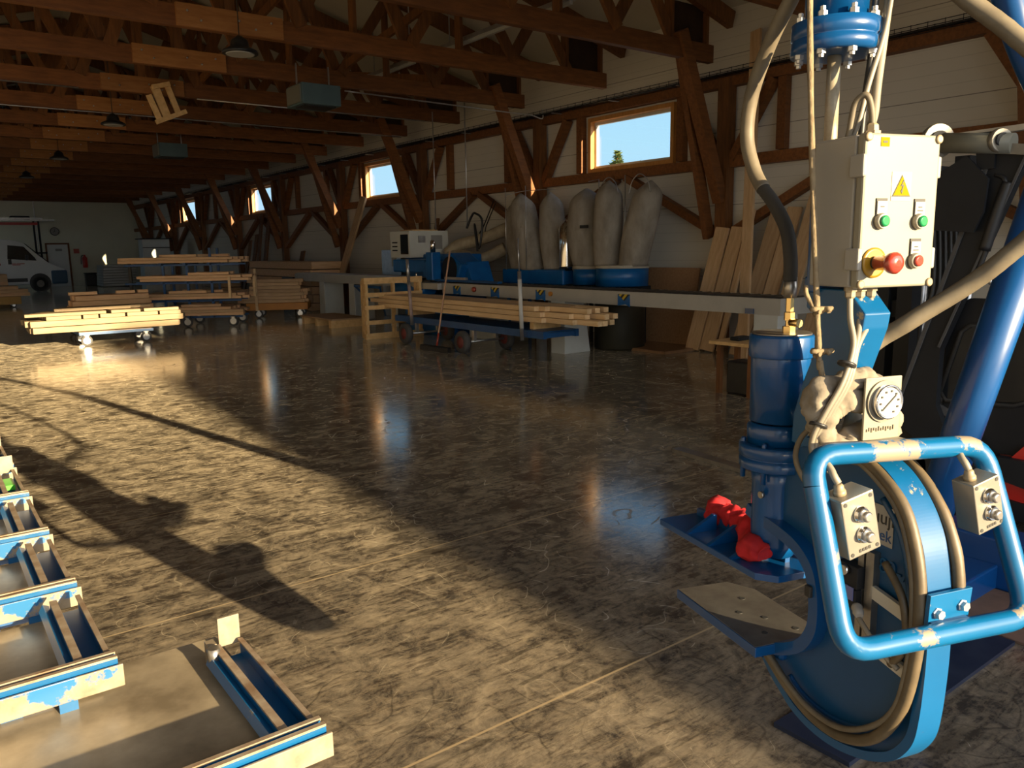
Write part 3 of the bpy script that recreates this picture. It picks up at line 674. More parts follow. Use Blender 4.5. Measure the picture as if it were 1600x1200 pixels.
# ================================================================ MACHINE LINE
t = thing('infeed_conveyor', 'long grey roller conveyor table right of the blue saw', 'conveyor', (8.1, 8.5, 0))
B().box((7.81, 8.85, .89), (.03, 7.1, .19)).box((8.44, 8.85, .89), (.03, 7.1, .19)).box((8.12, 5.31, .89), (.6, .02, .19)).build('side_beam', conv_grey, t)
B().box((8.12, 8.85, .83), (.6, 7.06, .02)).build('pan', black_soft, t)
r0 = None
for k in range(46):
    B().tube([(7.83, 5.42+.152*k, .965), (8.42, 5.42+.152*k, .965)], .028, 10, smooth=False).build('roller', roller_dark, t)
for y in (5.33, 9.0): B().prism([(0, 0), (.52, 0), (.38, .81), (0, .81)], (7.80, y+.32, 0), V((1, 0, 0)), V((0, 0, 1)), .32, bev=.004).build('leg', conv_white, t)
for y in (10.75, 9.55, 11.9, 7.75):
    B().prism([(.11, 0), (-.11, 0), (.06, -.13), (.11, -.13)][::-1], (7.79, y, .95), V((0, -1, 0)), V((0, 0, 1)), .01).build('hazard_flag', hazard, t)
    B().prism([(-.11, 0), (-.11, -.16), (.06, -.13)], (7.788, y, .95), V((0, -1, 0)), V((0, 0, 1)), .012).prism([(.11, -.01), (.115, -.17), (.0, -.11)], (7.787, y, .95), V((0, -1, 0)), V((0, 0, 1)), .012).build('flag_guard', machine_blue, t)
B().lathe([(.035, 0), (.035, .03)], (7.79, 9.3, .9), (-1, 0, 0), 12).build('reflector', orange_paint, t)
B().box((7.78, 5.7, .83), (.01, .12, .06)).build('blue_tag', blue_paint, t)
B().lathe([(.045, 0), (.045, .03), (.03, .05)], (7.79, 11.35, .9), (-1, 0, 0), 14).build('stop_button', red_btn, t)

t = thing('outfeed_conveyor', 'grey roller conveyor table left of the blue saw', 'conveyor', (8.45, 17, 0))
B().box((8.16, 17.1, .93), (.03, 6.2, .18)).box((8.78, 17.1, .93), (.03, 6.2, .18)).build('side_beam', conv_grey, t)
B().box((8.47, 17.1, .87), (.6, 6.2, .02)).build('pan', black_soft, t)
B().box((8.47, 17.1, 1.03), (.58, 6.15, .015)).build('table_top', conv_white, t)
for y in (18.55, 16.9, 14.9): B().prism([(-.16, 0), (.16, 0), (.12, .84), (-.16, .84)], (8.15, y, 0), V((0, 1, 0)), V((0, 0, 1)), .02).box((8.45, y, .42), (.55, .03, .82)).build('leg', conv_white, t)
B().bar((8.1, 16.6, .80), (8.1, 15.4, .80), .06, .05).bar((8.1, 15.4, .8), (8.1, 15.2, .2), .03, .03).bar((8.1, 16.6, .8), (8.1, 15.9, .5), .03, .03).build('hose_carrier', blue_cart, t)

t = thing('cutting_saw', 'blue cross-cut saw machine with a white control cabinet on top', 'saw', (8.6, 13.2, 0))
B().box((8.35, 13.2, .38), (.95, 1.5, .76), bev=.02).build('base', machine_blue, t)
B().box((8.25, 11.6, .30), (.3, .8, .60)).build('base_door', conv_white, t)
B().box((8.1, 13.2, .92), (.75, 1.5, .12), bev=.01).build('saw_table', conv_grey, t)
B().box((8.75, 13.9, 1.25), (.45, 2.2, .5), bev=.03).build('housing', machine_blue, t)
B().box((8.38, 14.2, 1.27), (.5, 1.3, .26), bev=.03).build('motor_box', machine_blue, t)
B().tube([(8.05, 13.35, 1.2), (8.6, 13.35, 1.2)], .16, 20, smooth=False).build('motor', machine_blue, t)
cb_ = B().box((8.68, 14.66, 1.70), (.94, .80, .54), bev=.01).build('control_cabinet', cabinet_white, t)
B().box((8.205, 14.46, 1.70), (.012, .30, .40)).build('cabinet_window', glass_dark, cb_)
for z in (1.58, 1.66, 1.74): B().box((8.205, 14.86, z), (.012, .20, .025)).build('cabinet_button', black_soft, cb_)
B().box((8.50, 14.255, 1.80), (.16, .012, .14)).build('cabinet_grille', zinc, cb_); B().box((8.86, 14.255, 1.74), (.26, .012, .28)).build('notice', label_white, cb_)
B().box((8.68, 14.66, 1.985), (.6, .5, .03)).build('cabinet_clutter', crate_wood, cb_)
B().box((8.2, 14.9, 1.34), (.012, .20, .18)).build('hanging_notice', label_white, cb_)
pc = B().box((8.0, 13.02, 1.28), (.2, .22, .52), bev=.015).build('clamp_column', machine_blue, t)
B().lathe([(.05, 0), (.05, .2), (.03, .22)], (8.0, 13.02, 1.54), seg=14).build('clamp_cylinder', chrome, pc)
B().tube([(8.0, 13.02, .98), (8.0, 13.02, 1.05)], .07, 14, smooth=False).build('clamp_pad', black, pc)
B().box((8.35, 12.55, 1.2), (.5, .5, .5), R=Matrix.Rotation(.5, 3, 'X'), bev=.04).build('blade_guard', machine_blue, t)
B().lathe([(.24, 0), (.24, .02)], (8.1, 12.6, 1.22), (-1, 0, 0), 24).build('guard_disc', black_soft, t)
B().box((8.5, 12.25, 1.1), (.5, .2, .5), R=Matrix.Rotation(-.4, 3, 'X'), bev=.02).build('dust_hood', machine_blue, t)
B().bar((8.0, 12.9, 1.02), (8.0, 10.9, 1.02), .1, .04).build('fence_rail', blue_cart, t)
B().bar((8.0, 12.6, 1.06), (8.0, 11.9, 1.06), .05, .05).build('guide_rail', zinc, t)
for y in (13.62, 14.0, 14.3): B().tube([(8.2, y, .98), (8.2, y, 1.2)], .02, 8, smooth=False).build('guide_rod', chrome, t)
B().tube([(7.76, 14.1, .84), (7.9, 13.0, .84)], .14, 18, smooth=False).build('drive_motor', machine_blue, t)
B().tube([(8.7, 12.9, 1.98), (8.75, 12.8, 2.2), (8.7, 12.6, 2.25), (8.75, 12.45, 2.1), (8.7, 12.5, 1.6), (8.75, 12.7, 2.05), (8.7, 12.55, 1.55)], .022, 8).build('coiled_cable', black, t)
for k, y in enumerate((14.1, 12.95)): B().tube([(8.75, y, 1.98), (8.75, y, 4.3)], .012, 6, smooth=False).build('supply_pipe', zinc, t)
# things behind the saw and along the wall
o = tag(B().box((9.6, 17.1, .8), (.55, .95, 1.6), bev=.01).build('metal_cabinet', zinc), 'dark metal cabinet by the wall behind the grey conveyor', 'cabinet')
o = thing('compressor', 'dark compressor unit with a bright cylinder behind the saw', 'compressor', (9.5, 15.7, 0))
B().box((9.5, 15.7, .55), (.7, 1.0, 1.1), bev=.02).build('body', black_soft, o); B().lathe([(.2, 0), (.22, .05), (.22, .6), (.12, .7)], (9.4, 15.5, 1.1), seg=18).build('tank', black, o); B().tube([(9.2, 15.3, 1.2), (9.2, 15.3, 1.75)], .035, 10, smooth=False).build('filter_cylinder', chrome, o)
B().box((9.5, 16.1, 1.3), (.5, .4, .4), bev=.03).build('motor', black, o)
# flexible suction hoses
for k, pts in enumerate(([at(700, 396, X=9.0), at(715, 384, X=9.1), at(740, 377, X=9.25), at(765, 369, X=9.35), at(795, 356, X=9.55)], [at(703, 400, X=9.0), at(722, 399, X=9.05), at(742, 404, X=9.1), at(762, 402, X=9.25), at(790, 388, X=9.5)])):
    tag(B().tube(pts, .12, 16, n=10, rfun=lambda u: 1+.05*math.sin(u*240)).build('suction_hose', suction_tan), ('upper beige flexible suction hose behind the saw', 'lower beige flexible suction hose behind the saw')[k], 'hose', 'beige suction hoses')
tag(B().tube([at(772, 312, X=10.05), at(757, 350, X=9.6), at(748, 368, X=9.28), at(757, 366, X=9.28), at(760, 352, X=9.6), at(775, 316, X=10.05)], .012, 6).build('sling', black), 'thin black sling holding up the suction hose', 'sling')

# dust collectors
def bag(x, y, z0, z1, r, par, lean=(0, 0), bulge=1.12):
    mb = B(); seg = 26; rows_ = 22; rings = []
    for i in range(rows_+1):
        u = i/rows_; z = z0+(z1-z0)*u
        rad = r*(1+(bulge-1)*math.sin(PI*min(1, u*1.15)))*(1 if u < .80 else max(.07, math.cos((u-.80)/.20*PI/2)**.85))
        cx = x+lean[0]*u; cy = y+lean[1]*u
        ring = []
        for k in range(seg):
            a = 2*PI*k/seg; rr = rad*(1+.035*math.sin(a*5+u*3)*(1-u*.3)+.03*math.sin(a*3-u*7+x)+(.10*math.sin(a*9)*max(0, u-.78)*4))
            ring.append(mb.bm.verts.new((cx+rr*math.cos(a), cy+rr*math.sin(a), z)))
        rings.append(ring)
    for a, b in zip(rings, rings[1:]):
        for k in range(seg): f = mb.bm.faces.new((a[k], a[(k+1) % seg], b[(k+1) % seg], b[k])); f.smooth = True
    mb.bm.faces.new(rings[0][::-1]); mb.bm.faces.new(rings[-1])
    return mb.build('filter_bag', bag_cloth, par)
def drum(x, y, z0, z1, r, par):
    d_ = B().lathe([(r, 0), (r, z1-z0)], (x, y, z0), seg=30).build('drum', machine_blue, par)
    B().lathe([(r*1.02, 0), (r*1.02, .05)], (x, y, z1-.03), seg=30).build('rim_band', bag_rim, d_); return d_
t = thing('dust_collector', 'dust collector by the wall with three narrow beige bags on a blue base', 'dust collector', (9.3, 11.3, 0))
B().box((9.3, 11.3, 1.08), (.6, 1.75, .26), bev=.02).build('header_box', machine_blue, t)
for y in (10.55, 12.05):
    for x in (9.05, 9.55): B().bar((x, y, 0), (x, y, .95), .05, .05, up=V((0, 1, 0))).build('leg', machine_blue, t)
bag(9.15, 11.42, 1.2, 2.58, .23, t, (0, .36)); bag(9.3, 10.98, 1.2, 2.56, .21, t, (0, .12)); bag(9.4, 12.0, 1.2, 2.5, .27, t, (.05, .22))
for y in (11.95, 11.35): B().tube([(8.93, y, 1.2), (8.93, y, 2.68)], .008, 6, smooth=False).build('pole', zinc, t)
B().tube([(8.95, 11.95, 2.55), (9.2, 11.7, 2.62), (9.25, 10.9, 2.6)], .006, 6).build('tie_wire', zinc, t)
B().tube([(9.15, 10.50, 1.2), (9.15, 10.50, 1.72), (9.22, 10.6, 1.9), (9.4, 10.75, 1.98)], .13, 18, n=5).build('elbow_duct', chrome, t)
B().box((9.28, 10.42, .88), (.3, .1, .1)).build('motor_foot', machine_blue, t)
B().box((8.93, 11.55, 1.95), (.01, .12, .05)).build('printed_mark', ink, t)
t = thing('dust_collector', 'dust collector by the wall with three fat beige bags on round blue drums', 'dust collector', (9.3, 9.35, 0))
drum(9.25, 9.98, .97, 1.26, .31, t); drum(9.2, 9.2, .97, 1.28, .42, t)
bag(9.25, 10.02, 1.26, 2.56, .29, t, (0, .08), 1.2); bag(9.08, 9.42, 1.28, 2.63, .215, t, (0, -.03), 1.08); bag(9.2, 8.98, 1.28, 2.58, .23, t, (.04, -.34), 1.1)
B().box((9.25, 9.6, .9), (.5, 1.5, .14), bev=.01).build('platform', black_soft, t)
for y in (10.2, 8.95):
    for x in (9.05, 9.45): B().bar((x, y, 0), (x, y, .84), .05, .05, up=V((0, 1, 0))).build('leg', black_soft, t)
f = B(); f.tube([(9.2, 10.0, 2.66), (9.2, 9.75, 2.68), (9.2, 9.75, 2.3)], .008, 6, smooth=False)
for y in (9.42, 8.74): f.tube([(9.1, y+.22, 2.40), (9.1, y+.16, 2.58), (9.1, y, 2.68), (9.1, y-.16, 2.58), (9.1, y-.22, 2.40)], .008, 6)
f.tube([(9.2, 9.15, 1.3), (9.2, 9.15, 2.7)], .012, 6, smooth=False); f.build('wire_hoop', zinc, t)
B().box((8.9, 9.78, 1.92), (.01, .2, .05)).build('printed_mark', ink, t)
B().tube([(8.75, 9.55, .05), (8.75, 9.55, .75)], .02, 8, smooth=False).build('strut', zinc, t)
tag(B().lathe([(.38, 0), (.40, .03), (.40, .66), (.38, .72)], (8.95, 9.0, 0), seg=30).build('waste_drum', barrel_dark), 'dark round waste drum on the floor under the conveyor', 'drum')
tag(B().prism([(-.6, 0), (.6, 0), (.6, 1.26), (-.6, 1.26)], (9.72, 8.82, 0), V((0, -1, 0)), V((.16, 0, .987)), -.03).build('chipboard_panel', chipboard), 'brown chipboard panel leaning on the wall behind the conveyor', 'panel')
tag(B().box((9.3, 8.6, .02), (.9, 1.3, .04)).build('plywood_sheet', chipboard), 'flat plywood sheet on the floor before the chipboard panel', 'sheet')
# leaning planks
def plank(b, tpt, w, th, lab, m=plank_wood): return board(b, tpt, w, th, m, lab, 'planks leaning on the windowed wall', 'plank', 'plank', up=V((1, 0, .3)))
for b, tp, w_, lab in (((9.50, 7.98, .02), (9.93, 7.80, 1.85), .24, 'broad grey plank, first of the leaning row beside the chipboard panel'),
                      ((9.52, 7.72, .02), (9.96, 7.53, 1.85), .24, 'broad plank, second of the leaning row beside the chipboard panel'),
                      ((9.56, 7.52, .02), (9.98, 7.31, 2.1), .09, 'narrow tall plank beside the two broad leaning ones'),
                      ((9.2, 6.83, .02), (10.06, 7.42, 4.6), .17, 'very tall thin pole plank leaning past the wall post'),
                      ((9.4, 7.08, .02), (10.06, 6.92, 2.05), .25, 'broad plank leaning behind the blue cylinder, beside the tall pole'),
                      ((9.4, 6.80, .02), (10.06, 6.66, 2.1), .22, 'plank leaning behind the black hose'),
                      ((9.3, 6.45, .02), (10.06, 6.30, 2.3), .24, 'pale plank leaning left of the control box'),
                      ((9.3, 5.95, .02), (10.06, 5.85, 2.2), .26, 'plank leaning behind the control box'),
                      ((9.3, 4.75, .02), (10.06, 4.55, 2.0), .24, 'plank leaning on the wall beyond the forklift mast')):
    plank(b, tp, w_, .045, lab)
tall = [(9.75, 22.0, 23.0, 2.35, .22), ]
plank((9.2, 20.35, .02), (10.0, 19.7, 3.0), .26, .06, 'long pale plank leaning on the post beyond the saw')
for k, (y, h, w_) in enumerate(((24.0, 1.6, .3), (26.8, 2.6, .3), (27.4, 2.9, .25), (28.0, 2.2, .3), (28.7, 2.0, .28), (16.0, 2.3, .12))):
    plank((9.6, y, .02), (10.05, y+.1, h), w_, .05, f'dark upright plank leaning far down the windowed wall, {ORD[k]} of six', timber_dark)
# stacked timber packs far down
def pack(x0, x1, y0, y1, z0, n, m, lab, name='timber_pack'):
    for k in range(n):
        tag(B().box(((x0+x1)/2+random.uniform(-.03, .03), (y0+y1)/2, z0+.11+.22*k), (x1-x0, y1-y0, .2), bev=.01).build('timber_pack', m), lab, 'timber pack', lab[:40])
pack(8.6, 9.5, 20.2, 25.0, .0, 6, lumber_red, 'reddish packed timber in the long block stacked beyond the grey conveyor')
pack(8.3, 9.0, 27.0, 29.0, .0, 3, plank_wood, 'greyish timber pack low on the floor behind the tall rack')
tag(B().box((8.4, 21.3, .45), (.06, .8, .9)).build('dark_panel', black), 'black square panel propped against the reddish timber packs', 'panel')
# work stool with a board, hidden by the press
t = thing('small_trestle', 'low wooden trestle bench half hidden behind the blue cylinder', 'bench', (7.2, 5.2, 0))
B().box((7.1, 5.25, .56), (.5, .55, .035)).build('bench_top', crate_wood, t)
for x, y in ((6.95, 5.05), (7.25, 5.05), (6.95, 5.45), (7.25, 5.45)): B().bar((x, y, 0), (x, y, .54), .05, .05, up=V((0, 1, 0))).build('leg', timber_dark, t)
tag(B().box((7.1, 5.3, .60), (.22, .12, .04), bev=.01).build('hand_tool', black_soft), 'small dark tool lying on the low trestle bench', 'tool')
tag(B().box((7.1, 5.25, .18), (.22, .28, .36), bev=.02).build('black_bag', black), 'black bag on the floor under the trestle bench', 'bag')
tag(B().bar((4.68, 4.06, .016), (4.58, 3.2, .016), .10, .03).build('flat_bar', steel), 'flat steel bar lying on the floor left of the blue cylinder', 'bar')

# ================================================================ FAR END
v = thing('delivery_van', 'white delivery van parked at the far end, nose to the right', 'van', (2.6, 42.2, 0))
prof = [(-.9, .32), (5.55, .32), (5.84, .42), (5.86, .85), (5.70, 1.02), (5.2, 1.24), (4.72, 1.68), (4.30, 2.12), (4.0, 2.25), (3.4, 2.32), (-.9, 2.32)]
B().prism(prof, (0, 43.2, 0), V((1, 0, 0)), V((0, 0, 1)), 1.95, bev=.03).build('body', white_paint, v)
B().prism([(3.62, 1.45), (4.72, 1.36), (4.66, 1.50), (4.28, 1.98), (3.68, 2.05)], (0, 41.255, 0), V((1, 0, 0)), V((0, 0, 1)), .02).build('side_window', glass_dark, v)
B().prism([(2.6, 1.45), (3.45, 1.45), (3.45, 2.05), (2.6, 2.05)], (0, 41.25, 0), V((1, 0, 0)), V((0, 0, 1)), .012).build('side_window', white_paint, v)
B().bar((5.2, 41.4, 1.26), (4.33, 41.4, 2.12), .02, .02).prism([(-.9, 0), (.9, 0), (.8, 1.15), (-.8, 1.15)], (5.21, 42.22, 1.27), V((0, 1, 0)), V((-.707, 0, .707)), -.02).build('windscreen', glass_dark, v)
B().box((5.55, 42.2, .62), (.66, 1.98, .62), bev=.08).build('bumper', mk('van_blue', (.03, .09, .16), None, .45), v)
for x in (4.78, .6):
    w_ = B().lathe([(.2, -.11), (.32, -.11), (.34, -.08), (.34, .08), (.32, .11), (.2, .11)], (x, 41.34, .34), (0, 1, 0), 26).build('wheel', rubber, v)
    B().lathe([(.17, 0), (.15, .02)], (x, 41.24, .34), (0, -1, 0), 16).build('hub_cap', roller_dark, w_)
    B().lathe([(.42, 0), (.42, .02)], (x, 41.255, .38), (0, -1, 0), 26).build('wheel_arch', black, v)
B().box((4.35, 41.15, 1.5), (.12, .16, .24), bev=.03).build('side_mirror', black, v)
B().box((3.7, 41.24, 1.33), (.13, .02, .22)).build('door_handle', black, v)
B().box((2.9, 41.245, .52), (2.8, .02, .16)).build('side_moulding', black, v)
B().box((4.75, 41.3, 1.23), (.5, .05, .025), R=Matrix.Rotation(.35, 3, 'Y')).build('headlight', zinc, v)
for k in range(3): B().box((4.1-.16*k, 41.243, 1.24-.05*(k % 2)), (.3, .012, .03)).build('red_print', red_plastic, v)
for k in range(2): B().box((3.25-.3*k, 41.243, 1.22), (.2, .012, .09)).build('red_print', red_plastic, v)
r = thing('roof_rack_store', 'tall black rack with a red beam behind the van', 'rack', (4.6, 44.6, 0))
for x in (5.15, 5.35, 2.2): B().bar((x, 44.6, 0), (x, 44.6, 3.2), .08, .08, up=V((0, 1, 0))).build('upright', black_soft, r)
B().bar((1.8, 44.5, 3.08), (5.3, 44.5, 3.08), .1, .12).build('beam', red_paint, r)
for z in (3.24, 3.32): B().bar((1.8, 44.4, z), (6.0 if z < 3.3 else 5.5, 44.4, z), .3, .06).build('stored_board', zinc, r)
B().box((4.6, 44.5, 3.34), (.8, .4, .18), bev=.04).build('stored_bag', black, r)
for z in (.9, 1.7): B().bar((2.2, 44.6, z), (5.6, 44.6, z), .08, .08).build('cross_bar', black_soft, r)
t = thing('wall_clock', 'round wall clock above the far door', 'clock', (6.32, YF-.03, 2.75))
B().lathe([(.21, 0), (.21, .05), (.18, .055)], (6.32, YF, 2.78), (0, -1, 0), 28).build('case', black, t); B().lathe([(.18, 0), (.18, .01)], (6.32, YF-.05, 2.78), (0, -1, 0), 28).build('dial', label_white, t)
B().bar((6.32, YF-.065, 2.78), (6.32, YF-.065, 2.9), .02, .01, up=V((0, 1, 0))).bar((6.32, YF-.065, 2.78), (6.24, YF-.065, 2.74), .02, .01, up=V((0, 1, 0))).build('hand', ink, t)
t = thing('fire_extinguisher', 'red fire extinguisher on the far wall right of the door', 'extinguisher', (7.55, YF-.15, .9))
B().lathe([(.10, 0), (.12, .03), (.12, .5), (.05, .6), (.05, .66)], (7.55, YF-.14, .92), seg=18).build('cylinder', red_paint, t); B().tube([(7.55, YF-.14, 1.56), (7.4, YF-.16, 1.5), (7.36, YF-.16, 1.1)], .02, 8).build('hose', black, t); B().box((7.55, YF-.02, 1.3), (.1, .06, .3)).build('bracket', black, t)
tag(B().box((7.22, YF-.01, 1.78), (.26, .015, .24)).build('fire_sign', red_plastic), 'small red fire sign on the far wall', 'sign')
tag(B().bar((5.55, YF-.02, 0.2), (5.5, YF-.02, 4.6), .05, .04, up=V((0, 1, 0))).build('wall_pipe', zinc), 'thin vertical pipe on the far wall left of the door', 'pipe')
t = thing('waste_bin', 'black waste bin on the floor by the far wall', 'bin', (7.6, 46.0, 0))
B().box((7.6, 46.0, .30), (.5, .45, .60), bev=.04).build('body', black, t); B().box((7.6, 46.0, .63), (.56, .5, .06), bev=.02).build('lid', black_soft, t)
for k in range(8): tag(B().box((8.45+.01*k, 44.0, .1+.13*k), (1.6, 1.6, .11), bev=.008).build('insulation_board', conv_white), 'pale panel in the pile of panels by the far wall', 'panel', 'panels piled at the far wall')
t = thing('storage_cabinet', 'tall whitish cabinet in the far corner by the windowed wall', 'cabinet', (9.0, 37.5, 0))
B().box((8.8, 37.5, 1.1), (1.1, .8, 2.2), bev=.01).build('body', conv_white, t); B().box((8.8, 37.09, 1.85), (1.1, .02, .03)).build('seam', black, t); B().box((8.8, 37.5, 2.22), (1.3, .9, .04)).build('cabinet_top', black_soft, t)
tag(B().box((7.0, 26.2, .45), (.9, .6, .9), bev=.15).build('wrapped_bundle', label_white), 'white plastic-wrapped bundle behind the tall rack', 'bundle')
# trolley of boards cut by the frame edge, before the van
t = thing('lumber_trolley', 'yellow-brown trolley of short boards at the frame edge before the van', 'trolley', (2.4, 29.5, 0))
B().box((2.2, 29.6, .22), (1.2, .9, .24)).build('deck', yellow_paint, t)
for x, y in ((1.8, 29.3), (2.6, 29.3), (1.8, 29.9), (2.6, 29.9)): caster(x, y, .07, t, .11)
for li in range(3):
    for k in range(4):
        board((1.3+random.uniform(0, .1), 29.25+.2*k, .40+.105*li), ((3.05, 3.0, 2.75)[li]+random.uniform(-.06, .06), 29.25+.2*k, .40+.105*li), .18, .1, lumber_red, 'short reddish board on the trolley at the frame edge before the van', 'boards on the trolley before the van')
t = thing('wooden_crate', 'wooden crate of offcuts behind the trolley at the frame edge', 'crate', (1.9, 31.0, 0))
B().box((1.9, 31.4, .5), (1.5, 1.0, 1.0), bev=.01).build('body', plank_wood, t)
for k in range(2): B().box((1.9, 30.88, .3+.4*k), (1.5, .03, .12)).build('batten', lumber_red, t)
# conifers outside the first window
def tree(x, y, h, r, lab, name='conifer'):
    tz = thing(name, lab, 'tree', (x, y, -.2), 'trees outside the windowed wall')
    B().lathe([(.22, 0), (.05, h*.96)], (x, y, -.2), seg=10).build('trunk', timber_dark, tz)
    mb = B(); rr = random.Random(int(x*10+y))
    for i in range(900):
        u = rr.random()**.7; a = rr.random()*2*PI; rad = r*(1-u)**.8*rr.uniform(.25, 1.0)+.03; z = h*(.25+.75*u)-.2
        c = V((x+rad*math.cos(a), y+rad*math.sin(a), z-.18*rad)); s_ = rr.uniform(.14, .34)
        d1 = V((math.cos(a), math.sin(a), rr.uniform(-.5, .7))).normalized()*s_; d2 = d1.cross(V((rr.uniform(-1, 1), rr.uniform(-1, 1), 1))).normalized()*s_*.5
        vs = [mb.bm.verts.new(c+q) for q in (-d1, d2*.6, d1, -d2*.6)]; mb.bm.faces.new(vs)
    mb.build('foliage', leaf_green, tz)
tree(44.0, 44.6, 8.9, 2.4, 'tall green conifer seen through the nearest window')
tree(50.0, 51.3, 8.6, 2.2, 'shorter conifer beside the tall one in the nearest window')
tree(39.2, 37.8, 7.2, 1.7, 'lowest conifer top at the nearest window sill')
# unseen house, added and shaped to cast the shade edge on the floor
t = thing('added_shade_house', 'unseen steep-roofed house added across the yard to shade the hall floor', 'house', (10.3, -30, -.2))
ZT = 7.75                                                       # steep roof cut flat on top so sun reaches the far boards
hw = (9.06-ZT)/.967
B().box((10.35, -30, 1.3), (12.1, 19.6, 3.0)).prism([(-6.05, 0), (6.05, 0), (hw, ZT-2.9), (-hw, ZT-2.9)], (10.35, -20.2, 2.7), V((1, 0, 0)), V((0, 0, 1)), .2).build('wall', render_wall, t)
for sx in (-1, 1):
    p0 = V((10.35+sx*hw, -30, ZT)); p1 = V((10.35+sx*6.75, -30, 9.06-.967*6.75)); ax_ = (p1-p0).normalized()
    B().prism([(0, -10), (0, 10), ((p1-p0).length, 10), ((p1-p0).length, -10)], p0, ax_, V((0, 1, 0)), .15 if sx < 0 else -.15).build('roof_slope', roof_tile, t)
B().box((10.35, -30, ZT-.08), (2*hw, 20, .16)).build('roof_top', roof_tile, t)

# ================================================================ STEEL TRAYS, FRONT LEFT
def uchan(mb, p0, p1, w, h, th=.006):
    p0 = V(p0); p1 = V(p1); d = (p1-p0).normalized(); s_ = V((0, 0, 1)).cross(d).normalized()
    mb.bar(p0-V((0, 0, h-th/2)), p1-V((0, 0, h-th/2)), w, th)
    for k in (-1, 1): mb.bar(p0+s_*k*(w/2-th/2)-V((0, 0, h/2)), p1+s_*k*(w/2-th/2)-V((0, 0, h/2)), th, h)
def lips(mb, p0, p1, w):
    p0 = V(p0); p1 = V(p1); d = (p1-p0).normalized(); s_ = V((0, 0, 1)).cross(d).normalized()
    for k in (-1, 1): mb.bar(p0+s_*k*(w/2-.005)+V((0, 0, .002)), p1+s_*k*(w/2-.005)+V((0, 0, .002)), .011, .005)
TL_ = ['nearest steel tray in the row, with an upright lug at its far corner', 'second nearest steel tray, on small blue feet', 'third steel tray from the near end of the row', 'fourth steel tray from the near end of the row', 'fifth steel tray, with a green sticker on its corner post', 'farthest steel tray of the row at the frame edge']
for k in range(6):
    y, xr, zt, dz = (1.33, .545, .70, .047) if k == 0 else (1.785+.509*(k-1), .27, .74, .075)
    x0 = -1.3; ln = .46 if k == 0 else .42
    t = thing('steel_tray', TL_[k], 'tray', (-.4, y+.25, 0), 'blue steel trays in a row')
    f = B(); uchan(f, (x0, y+.02, zt), (xr, y+.02, zt), .034, .035); f.build('front_channel', blue_worn, t)
    f = B(); lips(f, (x0, y+.02, zt), (xr, y+.02, zt), .034); f.build('rail_lip', rust_edge, t)
    B().box(((x0+xr)/2+.004, y-.006, zt-.036), (xr-x0+.008, .006, .05), bev=.0015).build('front_plate', cream_worn, t)
    f = B(); uchan(f, (xr-.042, y+.04, zt-.004), (xr-.042, y+ln, zt-.004), .068, .04); f.build('end_channel', blue_worn, t)
    f = B(); lips(f, (xr-.042, y+.04, zt-.004), (xr-.042, y+ln, zt-.004), .068); f.bar((xr-.066, y+.04, zt-.002), (xr-.066, y+ln, zt-.002), .012, .004); f.build('channel_lip', rust_edge, t)
    B().box((xr-.088, y+.25, zt-.024), (.016, .38, .02), R=Matrix.Rotation(.5, 3, 'Y')).build('guide_bar', blue_worn, t)
    B().box(((x0+xr-.03)/2, y+.04+(.56 if k == 0 else .45)/2, zt-dz-.002), (xr-.03-x0, .56 if k == 0 else .45, .004)).build('sheet', steel_sheet, t)
    B().tube([(x0+.1, y+.44, zt-dz-.025), (xr-.06, y+.44, zt-dz-.025)], .018, 10, smooth=False).build('shaft', steel, t)
    if k:
        for x in (-1.2, -.62, -.13, xr-.10): B().box((x, y+.012, zt-.075), (.035, .02, .034)).build('foot_block', blue_worn, t)
        B().box(((x0+xr)/2-.05, y+.05, zt-.07), (xr-x0-.1, .006, .05)).build('inner_web', blue_cart, t)
    for x in (x0+.1, xr-.2):
        for yy in (y+.06, y+.42): B().bar((x, yy, 0), (x, yy, zt-dz-.004), .04, .04, up=V((0, 1, 0))).build('leg', blue_worn, t)
    if k in (0, 4, 5):
        B().box((xr-.034, y+ln+.012, zt+.022), (.05, .006, .07), bev=.001).build('lug', cream_worn, t)
        B().box((xr-.078, y+ln+.01, zt-.025), (.02, .03, .06)).build('lug_bracket', cream_worn, t)
        B().lathe([(.014, 0), (.014, .04)], (xr-.082, y+ln-.03, zt-.03), (0, 0, 1), 14).build('pin', steel, t)
    if k == 4: B().box((xr-.042, y+.28, zt-.025), (.034, .12, .02)).build('sticker', green_tape, t)

